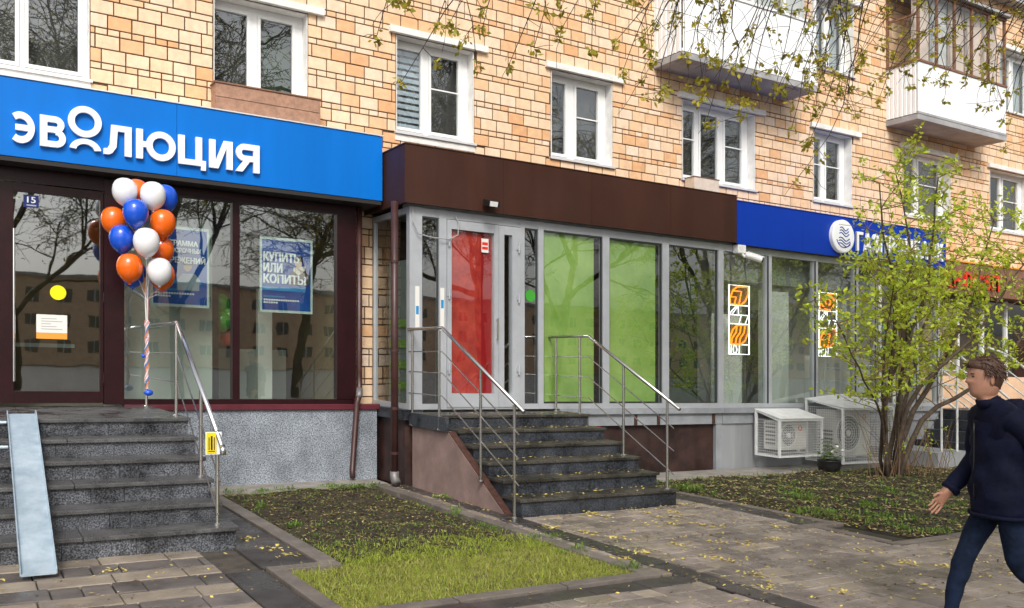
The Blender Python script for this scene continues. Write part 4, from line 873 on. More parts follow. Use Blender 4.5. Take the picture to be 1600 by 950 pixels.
# ================================================================== STAIRS TWO (black stone)
st = thing('entrance_steps', 6.2, 3, 0, 'worn black stone steps with landing leading to the red door', 'steps')
TV = [2.05, 2.43, 2.79, 3.15, 3.50, 3.86]; TZ = [.97, .81, .655, .50, .34, .18]
for k in range(6):
    vb = 1.31 if k == 0 else TV[k - 1] - .04; a0 = 5.12 if k else 5.0
    for a, b in ((a0, 6.05), (6.054, 7.36)) if k % 2 else ((a0, 6.6), (6.604, 7.36)): part('tread_slab' if k else 'landing_slab', 'black_tread', st, a, b, vb, TV[k], TZ[k] - .035, TZ[k], bevel=.006)
    zl = TZ[k + 1] if k < 5 else -.03
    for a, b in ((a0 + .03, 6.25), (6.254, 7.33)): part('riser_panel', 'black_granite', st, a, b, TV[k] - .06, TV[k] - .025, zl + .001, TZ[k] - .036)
    part('side_panel', 'black_granite', st, 7.29, 7.335, (1.32 if k == 0 else TV[k - 1] - .024), TV[k] - .061, -.03, TZ[k] - .036)
    if k: part('side_panel', 'black_granite', st, a0 + .03, a0 + .06, (1.32 if k == 0 else TV[k - 1] - .024), TV[k] - .061, -.03 if k else .7, TZ[k] - .036)
part('slab_edge', 'black_granite', st, 4.985, 5.03, 1.31, 2.36, .79, .968, bevel=.005)
MB().prism([(1.32, -.03), (1.32, .788), (2.33, .788), (3.72, -.03)], 'u', 5.03, 5.115).build('string_wall', 'pink_wall', st)
MB().prism([(2.331, .79), (2.355, .79), (3.75, -.03), (3.721, -.03)], 'u', 5.035, 5.121).build('string_edge', 'rust_edge', st)
part('core', 'brown_panel', st, 5.2, 7.28, 1.35, 1.95, -.03, .92)
handrail(5.0, [(1.38, .80, 2.03), (2.16, .80, 2.02), (3.20, .30, 1.56), (3.93, .0, 1.2)], [(1.26, 2.05), (2.24, 2.05), dropped(2.24, 2.05, 4.12, .485)],
         [[(1.28, z), (2.24, z), dropped(2.24, z, 4.02 - j * .0, .485)] for j, z in enumerate((1.76, 1.50, 1.22))], 'steel handrail on the left side of the black steps', ('steel', 'steel'))
handrail(7.22, [(1.42, .97, 2.02), (2.0, .97, 2.02), (2.96, .5, 1.67), (3.80, .18, 1.27)], [(1.25, 2.03), (2.2, 2.03), dropped(2.2, 2.03, 4.02, .485)],
         [[(1.25, z), (2.2, z), dropped(2.2, z, 3.92, .485)] for z in (1.75, 1.48, 1.2)], 'steel handrail on the right side of the black steps', ('steel', 'steel'))
# downpipes
t = thing('downpipe', 4.84, 1.3, 0, 'straight brown downpipe at the corner of the grey shop front', 'downpipe')
MB().tube([(4.80, 1.27, .16), (4.80, 1.27, 3.70)], .048, 14).build('pipe', 'downpipe_brown', t, smooth=True)
for z in (.42, 1.0, 1.75, 2.9): MB().tube([(4.80, 1.27, z), (4.80, 1.27, z + .035)], .055, 14).build('clamp', 'downpipe_brown', t)
MB().tube([(4.80, 1.27, .20), (4.80, 1.27, .12), (4.80, 1.33, .05)], [.06, .062, .062], 14).build('outlet', 'zinc', t, smooth=True)
t = thing('downpipe', 4.55, .5, 0, 'thin bent brown downpipe beside the speckled plinth of the blue shop', 'downpipe')
MB().tube([(4.66, .40, 3.72), (4.66, .40, 1.45), (4.66, .40, 1.28), (4.62, .50, 1.16), (4.58, .52, 1.05), (4.52, .50, .14), (4.50, .56, .05)], .04, 12).build('pipe', 'downpipe_brown', t, smooth=True)
MB().tube([(4.645, .44, 1.235), (4.62, .50, 1.165), (4.60, .515, 1.12)], .045, 12).build('elbow', 'zinc', t, smooth=True)
# ================================================================== SHOP THREE (deep blue sign)
s3 = thing('street_shop', 13.4, 1.2, 0, 'pale grey shop front behind the shrub under the deep blue sign', 'shop front')
fr = MB(); ps = [(10.575, 10.60), (11.56, 11.68), (12.72, 12.82), (13.79, 13.9), (14.35, 14.42), (14.95, 15.03), (15.55, 15.65), (16.2, 16.3)]
for a, b in ps[1:]: fr.box(a, b, F0, F1, 1.0, 3.66)
prev = 10.578
for a, b in ps[1:]: fr.box(prev, a, F0, F1 - .004, 3.55, 3.655); fr.box(prev, a, F0, F1 - .004, 1.0, 1.07); prev = b
fr.build('frame', 'alu', s3)
for a, b in ps[1:]: part('added_shade_strip', 'alu_shade', s3, a + .002, a + .042, F1 + .001, F1 + .006, 1.07, 3.55)  # dark strips painted on the mullions for the shadow of the reveal

prev = 10.575
for a, b in ps[1:]:
    part('pane', 'shop_glass', s3, prev - .002, a + .002, F1 - .045, F1 - .035, 1.067, 3.553); prev = b
part('sill_beam', 'sill_beam', s3, 10.58, 16.3, F0, F1 + .02, .915, .998); part('lower_beam', 'sill_beam', s3, 10.58, 16.3, F0 - .06, F1 - .03, .74, .912); part('base_panel', 'grey_panel', s3, 10.575, 14.1, F0 - .1, F1 - .06, -.02, .738); part('base_panel', 'grey_panel', s3, 14.104, 16.3, F0 - .1, F1 - .06, -.02, .738)
part('header', 'sill_beam', s3, 10.58, 16.3, F0 - .1, F1 - .03, 3.662, 3.70)
part('inner_wall', 'interior_white', s3, 10.5, 16.3, -.3, -.28, 1.0, 3.7); part('inner_fascia', 'interior_grey', s3, 10.6, 16.2, 1.0, 1.05, 3.1, 3.6); part('inner_ceiling', 'interior_white', s3, 10.5, 16.3, -.27, F0 - .01, 3.62, 3.65); part('inner_floor', 'interior_grey', s3, 10.5, 16.3, -.27, F0 - .01, .97, .99)
for a, b, zt in ((10.62, 11.28, 2.55), (11.72, 12.45, 3.0), (12.86, 13.2, 1.9)): part('inner_board', 'interior_white', s3, a, b, .95, .97, 1.0, zt)
for u in (11.3, 12.45, 14.0): part('inner_post', 'interior_white', s3, u, u + .14, .7, .85, 1.0, 3.6)
part('inner_cabinet', 'interior_grey', s3, 12.2, 12.55, .2, .7, 1.0, 2.7); part('glazed_door', 'white_frame', s3, 14.45, 14.52, F1 + .001, F1 + .02, 1.05, 3.5); part('glazed_door', 'white_frame', s3, 14.86, 14.93, F1 + .001, F1 + .02, 1.05, 3.5)
for z in (1.15, 1.45, 1.75, 2.05): part('grille_bar', 'white_frame', s3, 13.9, 14.34, F1 + .002, F1 + .014, z, z + .015)
part('window_notice', 'poster_light', s3, 14.5, 14.75, F1 - .08, F1 - .07, 2.0, 2.5)
sg = thing('shop_sign', 13.5, 1, 3.65, 'deep blue shop sign with round white emblem behind the shrub', 'shop sign')
us = [10.755, 12.3, 13.9, 15.2, 16.32]
for a, b in zip(us[:-1], us[1:]): part('panel', 'sign_blue_deep', sg, a, b - .003, 1.40, 1.42, 3.66, 4.36)
part('side_panel', 'sign_blue_deep', sg, 16.30, 16.32, .02, 1.399, 3.66, 4.36); part('top_cover', 'sign_blue_deep', sg, 10.755, 16.33, .02, 1.43, 4.362, 4.375); part('soffit', 'soffit', sg, 10.755, 16.29, .02, 1.399, 3.69, 3.71)
em = MB().lathe([(0, 0), (.29, 0), (.29, .07), (.27, .08), (0, .08)], (13.25, 1.421, 4.01), 'v', 36).build('emblem', 'letter_white', sg)
for k in range(6):
    pts = []
    for i in range(13):
        t_ = i / 12; u = -.17 + .34 * t_; pts.append((13.26 + u * (.62 + .06 * k), 1.503, 4.0 + .12 - k * .05 + .03 * math.sin(t_ * 6.28 + .5) + (.02 if k < 3 else -.01)))
    MB().tube(pts, .0085, 6).build('emblem_stripe', 'sign_blue_deep', em)
ring(MB(), 13.25, 4.01, .205, .19, 1.5015, 1.506, 200, 330).build('emblem_stripe', 'sign_blue_deep', em)
x = 13.66; wds = [.19, .22, .2, .22, .2, .24, .27, .21, .23, .22, .22]
for ch, wd in zip('ГАЗПРОМБАНК', wds): text(MB(), ch, .03, x, x + wd * .88, 3.80, 4.14, 1.424, 1.46).build('letter', 'letter_white', sg); x += wd * 1.06
# security camera
t = thing('security_camera', 11.0, 1.45, 3.45, 'white bullet security camera under the joint of brown and blue signs', 'camera')
part('mount', 'white_plastic', t, 10.78, 10.96, 1.30, 1.42, 3.52, 3.66, bevel=.015); MB().tube([(10.88, 1.38, 3.54), (10.92, 1.42, 3.47), (10.97, 1.46, 3.46)], .02, 8).build('arm', 'white_plastic', t)
MB().tube([(10.92, 1.44, 3.50), (11.14, 1.58, 3.42)], .048, 14).build('body', 'white_plastic', t); MB().tube([(11.135, 1.577, 3.4215), (11.16, 1.593, 3.412)], .040, 14).build('lens', 'black_plastic', t); MB().tube([(10.95, 1.46, 3.545), (11.18, 1.606, 3.462)], .012, 6).build('visor', 'white_plastic', t)
# neon window panels
def neon(u0, u1, z0, z1, label, tops):
    t = thing('neon_panel', (u0 + u1) / 2, 1.2, z0, label, 'neon sign'); V_ = 1.19; r = .012; Wd = u1 - u0
    def line(pts, m, rr=r): MB().tube([(u0 + Wd * a, V_, z0 + (z1 - z0) * b) for a, b in pts], rr, 6).build('neon_tube', m, t)
    line([(0, 0), (1, 0), (1, 1), (0, 1), (0, 0)], 'neon_white')
    for b in (.14, .44, .57, .71): line([(0, b), (1, b)], 'neon_white', .009)
    for (b0, b1), kind in zip(((.72, .99), (.145, .43)), tops):
        part('backing', 'panel_brown', t, u0 + .015, u1 - .015, V_ - .04, V_ - .03, z0 + (z1 - z0) * b0, z0 + (z1 - z0) * b1); h = b1 - b0
        def L2(pts): line([(a, b0 + h * b) for a, b in pts], 'neon_orange', .014)
        leaf = [(.06, 0), (.06, .35), (.2, .75), (.4, .95), (.95, 1), (.95, .6), (.8, .2), (.6, 0), (.06, 0)]
        if kind == 'letter': L2(leaf); L2([(.2, .72), (.62, .72), (.5, .05)]); L2([(.12, .4), (.35, .4), (.28, .05)])
        elif kind == 'waves':
            L2(leaf)
            for q in (.3, .5, .7): L2([(q - .18, 0), (q - .14, .3), (q + .05, .6), (q + .1, .98)])
        else: L2(leaf); L2([(.5 + .36 * math.cos(R(i * 20)), .5 + .42 * math.sin(R(i * 20))) for i in range(19)]); L2([(.5 + .15 * math.cos(R(i * 30)), .5 + .18 * math.sin(R(i * 30))) for i in range(13)])
    line([(0, .57), (.35, .7)], 'neon_white', .008); line([(.15, .575), (.45, .7), (.47, .58)], 'neon_white', .008); line([(.5, .44), (.6, .565)], 'neon_white', .008); line([(.8, .44), (.95, .565)], 'neon_white', .008)
    line([(.1, .01), (.12, .13)], 'neon_white', .008); line([(.25, .01), (.2, .07), (.25, .13), (.35, .12), (.4, .07), (.35, .02), (.25, .01)], 'neon_white', .008); line([(.5, .01), (.52, .13)], 'neon_white', .008)
neon(10.80, 11.26, 1.88, 3.02, 'orange and white neon window panel nearest to the security camera', ('letter', 'waves'))
neon(12.98, 13.44, 1.90, 3.03, 'orange and white neon window panel partly behind the shrub twigs', ('rings', 'letter'))
# ---- air conditioners in cages
def aircon(u0, u1, v0, v1, z0, z1, label):
    t = thing('air_conditioner', (u0 + u1) / 2, v0, z0, label, 'air conditioner')
    part('case', 'ac_body', t, u0, u1, v0, v1, z0, z1, bevel=.012)
    cu, cz, r = u0 + (u1 - u0) * .36, (z0 + z1) / 2, (z1 - z0) * .4
    ring(MB(), cu, cz, r, r * .93, v1 + .001, v1 + .014).build('fan_ring', 'white_plastic', t)
    MB().lathe([(0, 0), (r * .92, 0), (r * .92, .003), (0, .003)], (cu, v1 + .001, cz), 'v', 28).build('fan_opening', 'fan_grille', t)
    for k in range(1, 6): ring(MB(), cu, cz, r * k / 6 + .003, r * k / 6 - .003, v1 + .006, v1 + .012).build('grille_ring', 'white_plastic', t)
    MB().lathe([(0, .0), (.045, .0), (.04, .012), (0, .012)], (cu, v1 + .008, cz), 'v', 16).build('fan_hub', 'white_plastic', t)
    for k in range(6): part('side_vent', 'fan_grille', t, u0 - .004, u0 + .002, v0 + .04, v1 - .05, z0 + .08 + k * .065, z0 + .115 + k * .065)
    ring(MB(), u1 - .16, z1 - .12, .045, .03, v1 + .001, v1 + .003).build('maker_mark', 'bright_red', t)
def cage(u0, u1, v0, v1, z0, zf, zb, label, peak=0):
    t = thing('wire_cage', (u0 + u1) / 2, v1, z0, label, 'cage'); q = .018
    for u in (u0, u1):
        for v, zt in ((v0, zb), (v1, zf)): part('post', 'cage_white', t, u - q, u + q, v - q, v + q, z0, zt)
    for v in (v0, v1): part('rail', 'cage_white', t, u0 + q, u1 - q, v - q + .002, v + q - .002, z0, z0 + .03)
    for u in (u0, u1):
        part('rail', 'cage_white', t, u - q + .002, u + q - .002, v0 + q, v1 - q, z0, z0 + .03)
        MB().prism([(v0 + q, zb - .03), (v0 + q, zb), (v1 - q, zf), (v1 - q, zf - .03)], 'u', u - q + .003, u + q - .003).build('rail', 'cage_white', t)
    part('rail', 'cage_white', t, u0 + q, u1 - q, v1 - q, v1 + q, zf - .03, zf)
    for face in ('front', 'side'):
        mb = MB(); p = .042; r = .0022
        if face == 'front':
            a = u0 + p
            while a < u1: mb.tube([(a, v1, z0), (a, v1, zf)], r, 4, False); a += p
            z = z0 + p
            while z < zf: mb.tube([(u0, v1, z), (u1, v1, z)], r, 4, False); z += p
            mb.build('wire_mesh', 'cage_white', t, clean=False)
        else:
            for u in (u0, u1):
                mb = MB(); a = v0 + p
                while a < v1: mb.tube([(u, a, z0), (u, a, zf)], r, 4, False); a += p
                z = z0 + p
                while z < zf: mb.tube([(u, v0, z), (u, v1, z)], r, 4, False); z += p
                mb.build('wire_mesh', 'cage_white', t, clean=False)
    if peak:
        m = (u0 + u1) / 2
        MB().add([(u0 - .03, v0 - .02, zb), (u1 + .03, v0 - .02, zb), (u1 + .03, v1 + .03, zf + .005), (u0 - .03, v1 + .03, zf + .005), (m, (v0 + v1) / 2 - .1, zb + peak)], [(0, 1, 4), (1, 2, 4), (2, 3, 4), (3, 0, 4), (0, 3, 2, 1)]).build('roof', 'cage_roof', t)
    else: MB().prism([(v0 - .02, zb + .002), (v0 - .02, zb + .016), (v1 + .035, zf + .018), (v1 + .035, zf + .004)], 'u', u0 - .025, u1 + .025).build('roof', 'cage_roof', t)
cage(11.25, 12.25, 1.36, 1.86, .22, .84, .97, 'smaller white wire cage with flat lid fixed on the grey wall')
aircon(11.36, 12.05, 1.42, 1.72, .33, .80, 'air conditioner inside the smaller wire cage')
cage(12.46, 13.75, 1.36, 2.12, .10, 1.03, 1.16, 'larger white wire cage with peaked roof behind the shrub', .10)
aircon(12.6, 13.5, 1.45, 1.85, .2, .98, 'air conditioner inside the larger wire cage')
# planter with flowers
t = thing('flower_pot', 11.75, 2.4, 0, 'round black flower pot with pale blossoms in front of the cages', 'flower pot')
MB().lathe([(0, .0), (.10, .0), (.16, .05), (.185, .13), (.18, .20), (.19, .215), (.165, .215), (.15, .18), (0, .17)], (11.72, 2.45, .02), 'z', 24).build('pot', 'black_plastic', t, smooth=True)
rr = random.Random(31); mb = MB()
for _ in range(260):
    a, e, r = rr.uniform(0, 6.28), rr.uniform(0, 1.4), rr.uniform(.08, .27); c = (11.72 + r * math.cos(a) * math.cos(e), 2.45 + r * math.sin(a) * math.cos(e), .24 + r * math.sin(e) * 1.25); s = rr.uniform(.022, .045); b = rr.uniform(0, 6.28); tl = rr.uniform(-.8, .8)
    mb.add([(c[0] - s * math.cos(b), c[1] - s * math.sin(b), c[2]), (c[0] + s * .5 * math.sin(b), c[1] - s * .5 * math.cos(b), c[2] + s * tl * .5), (c[0] + s * math.cos(b), c[1] + s * math.sin(b), c[2] + s * tl), (c[0] - s * .5 * math.sin(b), c[1] + s * .5 * math.cos(b), c[2] + s * tl * .4)], [(0, 1, 2, 3)])
mb.build('foliage', 'weed', t, clean=False)
for p in ((11.70, 2.62, .46), (11.80, 2.64, .40), (11.62, 2.6, .38)): MB().ball(p, .03, 8, 6, (1, 1, .7)).build('blossom', 'ribbon_white', t, smooth=True)
# ================================================================== SHOP FOUR (red letters, far right)
s4 = thing('street_shop', 19.5, .5, 0, 'brown shop front with red letters at the far right', 'shop front')
part('wall_panel', 'far_brick', s4, 16.6, 23, .06, .5, -.02, 1.6); part('fascia', 'frame_brown', s4, 16.5, 23, .06, .85, 3.3, 3.95); part('fascia_trim', 'orange_print', s4, 16.5, 23, .06, .87, 3.955, 3.985); part('wall_panel', 'interior_tan', s4, 17.0, 18.2, .06, .45, 1.61, 3.29)
part('wall_panel', 'red_tile', s4, 21.0, 23, .06, .5, 1.61, 3.29)
part('pane', 'shop_glass', s4, 18.2, 21, .40, .41, 1.6, 3.3); part('room', 'room_dark', s4, 18.2, 21, .0, .02, 1.6, 3.3)
for u in (18.2, 19.1, 20.0, 20.95): part('mullion', 'white_frame', s4, u, u + .07, .38, .45, 1.61, 3.29)
x = 17.05
MB().ball((16.62, .88, 3.47), .13, 12, 8, (1, .3, 1)).build('sign_ball', 'bright_red', s4, smooth=True)
for i, ch in enumerate('КРЛСЗП'): text(MB(), ch, .03, x, x + .28, 3.42, 3.75, .852, .90).build('letter', 'bright_red', s4); x += .335
st = thing('entrance_steps', 17, 2, 0, 'dark steps with white railings at the far right behind the shrub', 'steps')
for k in range(5): part('tread_slab', 'black_granite', st, 15.3 + .3 * k, 18.2, .95, 2.6, .19 * k - .02, .19 * (k + 1) - .002, bevel=.006)
part('side_wall', 'grey_panel', st, 14.3, 15.28, .95, 2.6, -.02, .28)
for v, lb in ((2.5, 'white railing on the near side of the far dark steps'), (1.1, 'white railing on the far side of the far dark steps')):
    t = thing('railing', 16, v, 0, lb, 'railing')
    u_a, z_a, u_b, z_b = 14.6, 2.0 - .0, 16.5, 1.0
    for k, dz in enumerate((0, -.3, -.55, -.8)): MB().tube([(14.5, v, 2.0 + dz), (15.0, v, 2.0 + dz), (17.2, v, .9 + dz + .0)], .022 if k == 0 else .012, 8).build('bar', 'cage_white', t)
    for u, zt in ((14.55, 2.0), (15.0, 2.0), (16.1, 1.45), (17.1, .95)): MB().tube([(u, v, .0), (u, v, zt)], .02, 8).build('post', 'cage_white', t)
    for k, dz in enumerate((0, -.3, -.55)): MB().tube([(16.6, v - .4, 2.15 + dz), (17.2, v - .4, 2.05 + dz), (19.2, v - .4, 1.2 + dz)], .022 if k == 0 else .012, 8).build('bar', 'cage_white', t)
# ================================================================== PLANTS
def leaf(mb, p, s, rr, droop=0):
    d = Vector((rr.gauss(0, 1), rr.gauss(0, 1), rr.gauss(.2 - droop, .8))).normalized(); n = Vector((rr.gauss(0, 1), rr.gauss(0, 1), rr.gauss(0, 1))).cross(d)
    if n.length < .01: return
    n.normalize(); q = p + d * s; m1 = p + d * s * .5
    mb.add([p, m1 + n * s * .27, q, m1 - n * s * .27], [(0, 1, 2, 3)])
def curve(p, d, L, n, rr, wob, grav):
    pts = [Vector(p)]; d = Vector(d).normalized()
    for i in range(n):
        d = (d + Vector((rr.gauss(0, wob), rr.gauss(0, wob), rr.gauss(0, wob) + grav))).normalized(); pts.append(pts[-1] + d * (L / n))
    return pts, d
# --- shrub
shb = thing('leafing_shrub', 12.45, 3.0, 0, 'tall many stemmed shrub with fresh bright green leaves before the blue sign', 'shrub')
rr = random.Random(44); tr = MB(); tw = MB(); lf = MB()
def twig_leaves(pts, dens, s0, s1):
    for a, b in zip(pts[:-1], pts[1:]):
        n = max(1, int((b - a).length * dens))
        for _ in range(n):
            if rr.random() < .75:
                p = a.lerp(b, rr.random())
                for _ in range(rr.choice((2, 3, 4))): lf.cur = 1 if rr.random() < .25 else 0; leaf(lf, p + Vector((rr.gauss(0, .02), rr.gauss(0, .02), rr.gauss(0, .02))), rr.uniform(s0, s1), rr)
stems = [((12.40, 3.0), (-.16, .1, 1), 4.6, .055), ((12.47, 2.95), (-.1, -.05, 1), 4.9, .05), ((12.52, 3.05), (.18, .15, 1), 4.8, .06), ((12.58, 3.0), (.55, .1, .9), 4.6, .06), ((12.50, 3.1), (.95, .25, .75), 4.6, .055), ((12.36, 3.05), (-.35, .3, 1), 3.2, .035), ((12.62, 2.95), (.75, -.15, 1), 4.6, .045), ((12.44, 2.92), (.05, .2, 1), 3.6, .035), ((12.38, 3.0), (-.8, .1, .75), 3.3, .028), ((12.55, 3.1), (1.2, .2, .55), 4.2, .06)]
for (u, v), d, L, r0 in stems:
    n = 12; pts = [Vector((u, v, -.03))]; dv = Vector(d).normalized(); wob = Vector((0, 0, 0))
    for i in range(n):
        t = i / n; wob = wob * .5 + Vector((rr.gauss(0, .13), rr.gauss(0, .1), rr.gauss(0, .05)))
        dd = (Vector((dv.x * .15, dv.y * .15, 1)) * max(0, 1 - t * 3.2) + dv * min(1, .12 + t * 2.2) + Vector((0, 0, .35 * t)) + wob).normalized(); pts.append(pts[-1] + dd * (L / n))
    tr.tube(pts, [r0 * .8 * (1 - .86 * i / n) + .003 for i in range(n + 1)], 7)
    for i in range(4, n + 1):
        for _ in range(2 if i < 7 else 3):
            if rr.random() < .22: continue
            b = Vector((rr.gauss(0, .9), rr.gauss(0, .7), rr.uniform(.0, .9))); LL = rr.uniform(.5, 1.25) * (1.05 - .03 * i)
            p2, d2 = curve(pts[i], b, LL, 6, rr, .14, .03); tw.tube(p2, [.009 * (1 - .12 * k) for k in range(7)], 4, False); twig_leaves(p2[2:], 13, .045, .09)
            for _ in range(4):
                j = rr.randrange(2, 6); p3, _d = curve(p2[j], Vector((rr.gauss(0, 1), rr.gauss(0, 1), rr.uniform(-.1, .9))), rr.uniform(.2, .55), 4, rr, .15, .04)
                tw.tube(p3, [.0045, .004, .0035, .003, .002], 3, False); twig_leaves(p3[2:], 18, .045, .10)
                for _ in range(6): lf.cur = 1 if rr.random() < .2 else 0; leaf(lf, p3[-1] + Vector((rr.gauss(0, .035), rr.gauss(0, .035), rr.gauss(0, .035))), rr.uniform(.05, .115), rr)
for _ in range(60):
    u, v = 12.5 + rr.gauss(.25, .42), 3.05 + rr.gauss(.15, .2); p2, _d = curve((u, v, -.02), (rr.gauss(0, .25), rr.gauss(0, .25), 1), rr.uniform(.5, 1.4), 5, rr, .08, 0); tw.tube(p2, [.007, .006, .005, .004, .003, .002], 4, False)
    if rr.random() < .5: twig_leaves(p2[3:], 6, .03, .06)
tr.build('trunk', 'bark', shb, smooth=True); tw.build('twigs', 'twig_tan', shb, clean=False); lf.build('crown', ['leaf_bright', 'leaf_deep'], shb, clean=False)
# --- overhanging tree: trunk stands right of the picture, limbs reach over the pavement
ot = thing('street_tree', 10.6, 8.2, 0, 'overhanging tree whose thin drooping twigs carry yellowish young leaves', 'tree')
rr = random.Random(17); tr = MB(); tw = MB(); lf = MB()
T0 = Vector((10.6, 8.2, -.05)); tr.tube([T0, T0 + Vector((.05, 0, 1.5)), T0 + Vector((-.1, -.1, 3.5)), T0 + Vector((-.2, -.2, 5.6)), T0 + Vector((-.1, -.3, 7.6)), T0 + Vector((.1, -.2, 9.5))], [.2, .165, .145, .12, .09, .05], 12)
def cluster(p, n, s0, s1):
    for _ in range(n): lf.cur = 1 if rr.random() < .4 else 0; leaf(lf, p + Vector((rr.gauss(0, .022), rr.gauss(0, .022), rr.gauss(-.01, .028))), rr.uniform(s0, s1), rr, .9)
def droop(p, tip, sag, r0, side):
    p = Vector(p); tip = Vector(tip); n = 9; pts = []
    off = Vector((rr.gauss(0, .16), rr.gauss(0, .16), 0)); of2 = Vector((rr.gauss(0, .10), rr.gauss(0, .10), rr.gauss(0, .05)))
    for i in range(n + 1):
        t = i / n; pts.append(p.lerp(tip, t) + Vector((0, 0, sag * math.sin(math.pi * t))) + off * math.sin(math.pi * t) + of2 * math.sin(2 * math.pi * t) + Vector((rr.gauss(0, .02), rr.gauss(0, .02), rr.gauss(0, .02))))
    tw.tube(pts, [r0 * (1 - .75 * i / n) for i in range(n + 1)], 5, False)
    for i in range(3, n + 1):
        for _ in range(side):
            if rr.random() < .5: continue
            q, _d = curve(pts[i], Vector((rr.gauss(0, .8), rr.gauss(0, .8), rr.uniform(-1.0, .25))), rr.uniform(.12, .5), 4, rr, .2, -.06)
            tw.tube(q, [.004, .0035, .003, .0028, .002], 3, False)
            for j in (2, 4):
                if rr.random() < .30: cluster(q[j], rr.randint(7, 15), .03, .085)
    cluster(pts[-1], 14, .045, .09)
limbs = []
for end, z in (((3.6, 4.4), 6.4), ((5.4, 5.0), 6.6), ((7.2, 4.6), 6.6), ((8.6, 4.4), 6.8), ((9.6, 4.6), 7.0), ((11.5, 4.8), 7.0), ((12.9, 5.2), 7.0), ((6.4, 6.2), 6.5)):
    a = T0 + Vector((-.15, -.15, 4.6 + rr.random() * 2)); e = Vector((end[0], end[1], z)); pts = []
    for i in range(9):
        t = i / 8; pts.append(a.lerp(e, t) + Vector((rr.gauss(0, .07), rr.gauss(0, .07), 1.0 * math.sin(math.pi * t) + rr.gauss(0, .05))))
    tr.tube(pts, [.06 * (1 - .8 * i / 8) for i in range(9)], 7); limbs.append(pts)
TIPS = [(3.2, 4.5, 4.60), (3.5, 4.4, 4.20), (3.75, 4.6, 4.75), (3.3, 4.7, 4.85), (3.95, 4.5, 4.9), (4.25, 4.5, 4.5), (4.55, 4.6, 4.55), (4.35, 4.4, 4.85), (4.9, 4.5, 4.8), (5.3, 4.4, 5.1), (5.5, 4.6, 4.85), (5.9, 4.5, 5.1),
        (6.1, 4.4, 4.8), (6.3, 4.6, 5.0), (6.5, 4.5, 4.6), (6.7, 4.4, 4.75), (6.9, 4.7, 4.55), (7.1, 4.5, 4.75), (7.3, 4.4, 4.45), (7.5, 4.6, 4.7), (7.75, 4.5, 4.55), (7.95, 4.4, 4.75), (8.2, 4.6, 4.95), (8.45, 4.4, 5.05), (8.6, 4.5, 4.6), (8.85, 4.5, 4.15), (8.75, 4.7, 4.45), (9.1, 4.4, 4.85),
        (9.35, 4.6, 5.1), (9.6, 4.5, 5.0), (9.8, 4.4, 5.3), (10.05, 4.6, 5.1), (10.4, 4.4, 5.5), (10.7, 4.5, 5.75), (11.1, 4.5, 5.6), (11.4, 4.6, 5.75), (11.7, 4.4, 5.65), (12.1, 4.5, 5.75), (12.5, 4.6, 5.85), (12.9, 4.5, 5.6), (13.2, 4.4, 5.4), (13.4, 4.6, 5.1), (12.7, 4.4, 5.9), (9.2, 4.2, 5.5), (8.0, 4.2, 5.3), (7.2, 4.2, 5.2), (6.5, 4.2, 5.3), (10.2, 4.2, 5.9), (11.3, 4.2, 6.1)]
allp = [p for l in limbs for p in l[3:]]
for tip in TIPS:
    T = Vector(tip); c = [p for p in allp if p.z > T.z + .3]; c.sort(key=lambda p: (p.xy - (T.xy + Vector((.7, .2)))).length); droop(c[0 if rr.random() < .6 else 1], T, rr.uniform(.1, .5), .013, 2)
    if tip[0] > 5.8: T2 = T + Vector((rr.gauss(0, .25), rr.gauss(0, .3), rr.uniform(.1, .6))); droop(c[rr.randrange(min(4, len(c)))], T2, rr.uniform(.1, .6), .009, 2)
tr.build('trunk', 'bark', ot, smooth=True); tw.build('twigs', 'bark_dark', ot, clean=False); lf.build('crown', ['bud', 'bud_green'], ot, clean=False)
# --- street side behind the photographer, seen in the panes
rr = random.Random(77)
def far_tree(u, v, h, sd, label):
    r2 = random.Random(sd); t = thing('far_tree', u, v, 0, label, 'tree', 'trees across the street'); tr = MB(); lf = MB()
    def grow(p, d, L, r, lev):
        pts, dd = curve(p, d, L, 5, r2, .1, .03 if lev < 3 else -.03); tr.tube(pts, [r * (1 - .5 * i / 5) for i in range(6)], 5 if lev < 2 else 3, False)
        if lev == 4:
            for q in pts[1:]:
                t2, _d = curve(q, Vector((r2.gauss(0, 1), r2.gauss(0, 1), r2.gauss(-.3, .6))), r2.uniform(.5, 1.1), 3, r2, .15, -.05); tr.tube(t2, [.012, .01, .008, .006], 3, False)
                for _ in range(4): leaf(lf, t2[r2.randrange(4)] + Vector((r2.gauss(0, .06), r2.gauss(0, .06), r2.gauss(0, .06))), r2.uniform(.06, .12), r2)
            return
        for i in range(2, 6):
            for _ in range(2 if lev else 1):
                b = (dd + Vector((r2.gauss(0, .75), r2.gauss(0, .75), r2.gauss(.1, .4)))).normalized(); grow(pts[i], b, L * r2.uniform(.5, .75), r * .5, lev + 1) if r2.random() < (.95 if lev < 2 else .55) else None
    grow((u, v, -.1), (0, 0, 1), h * .42, h * .013, 0)
    tr.build('trunk', 'bark_dark', t, clean=False); lf.build('crown', 'bud', t, clean=False)
for i, (u, v, h) in enumerate(((1.5, 24, 17), (6.5, 22, 19), (12, 26, 18), (17, 21, 17), (23, 25, 19), (30, 22, 18), (38, 25, 18))):
    far_tree(u, v, h, 100 + i, 'bare branching tree across the street, seen mirrored in the panes')
ob = thing('opposite_building', 25, 118, 0, 'reddish apartment block across the street, seen mirrored in the panes', 'building')
part('wall', 'far_brick', ob, -40, 220, 116.2, 128, -.5, 11); part('roof', 'slab_grey', ob, -40.5, 220.5, 115.8, 128.5, 11.01, 11.4)
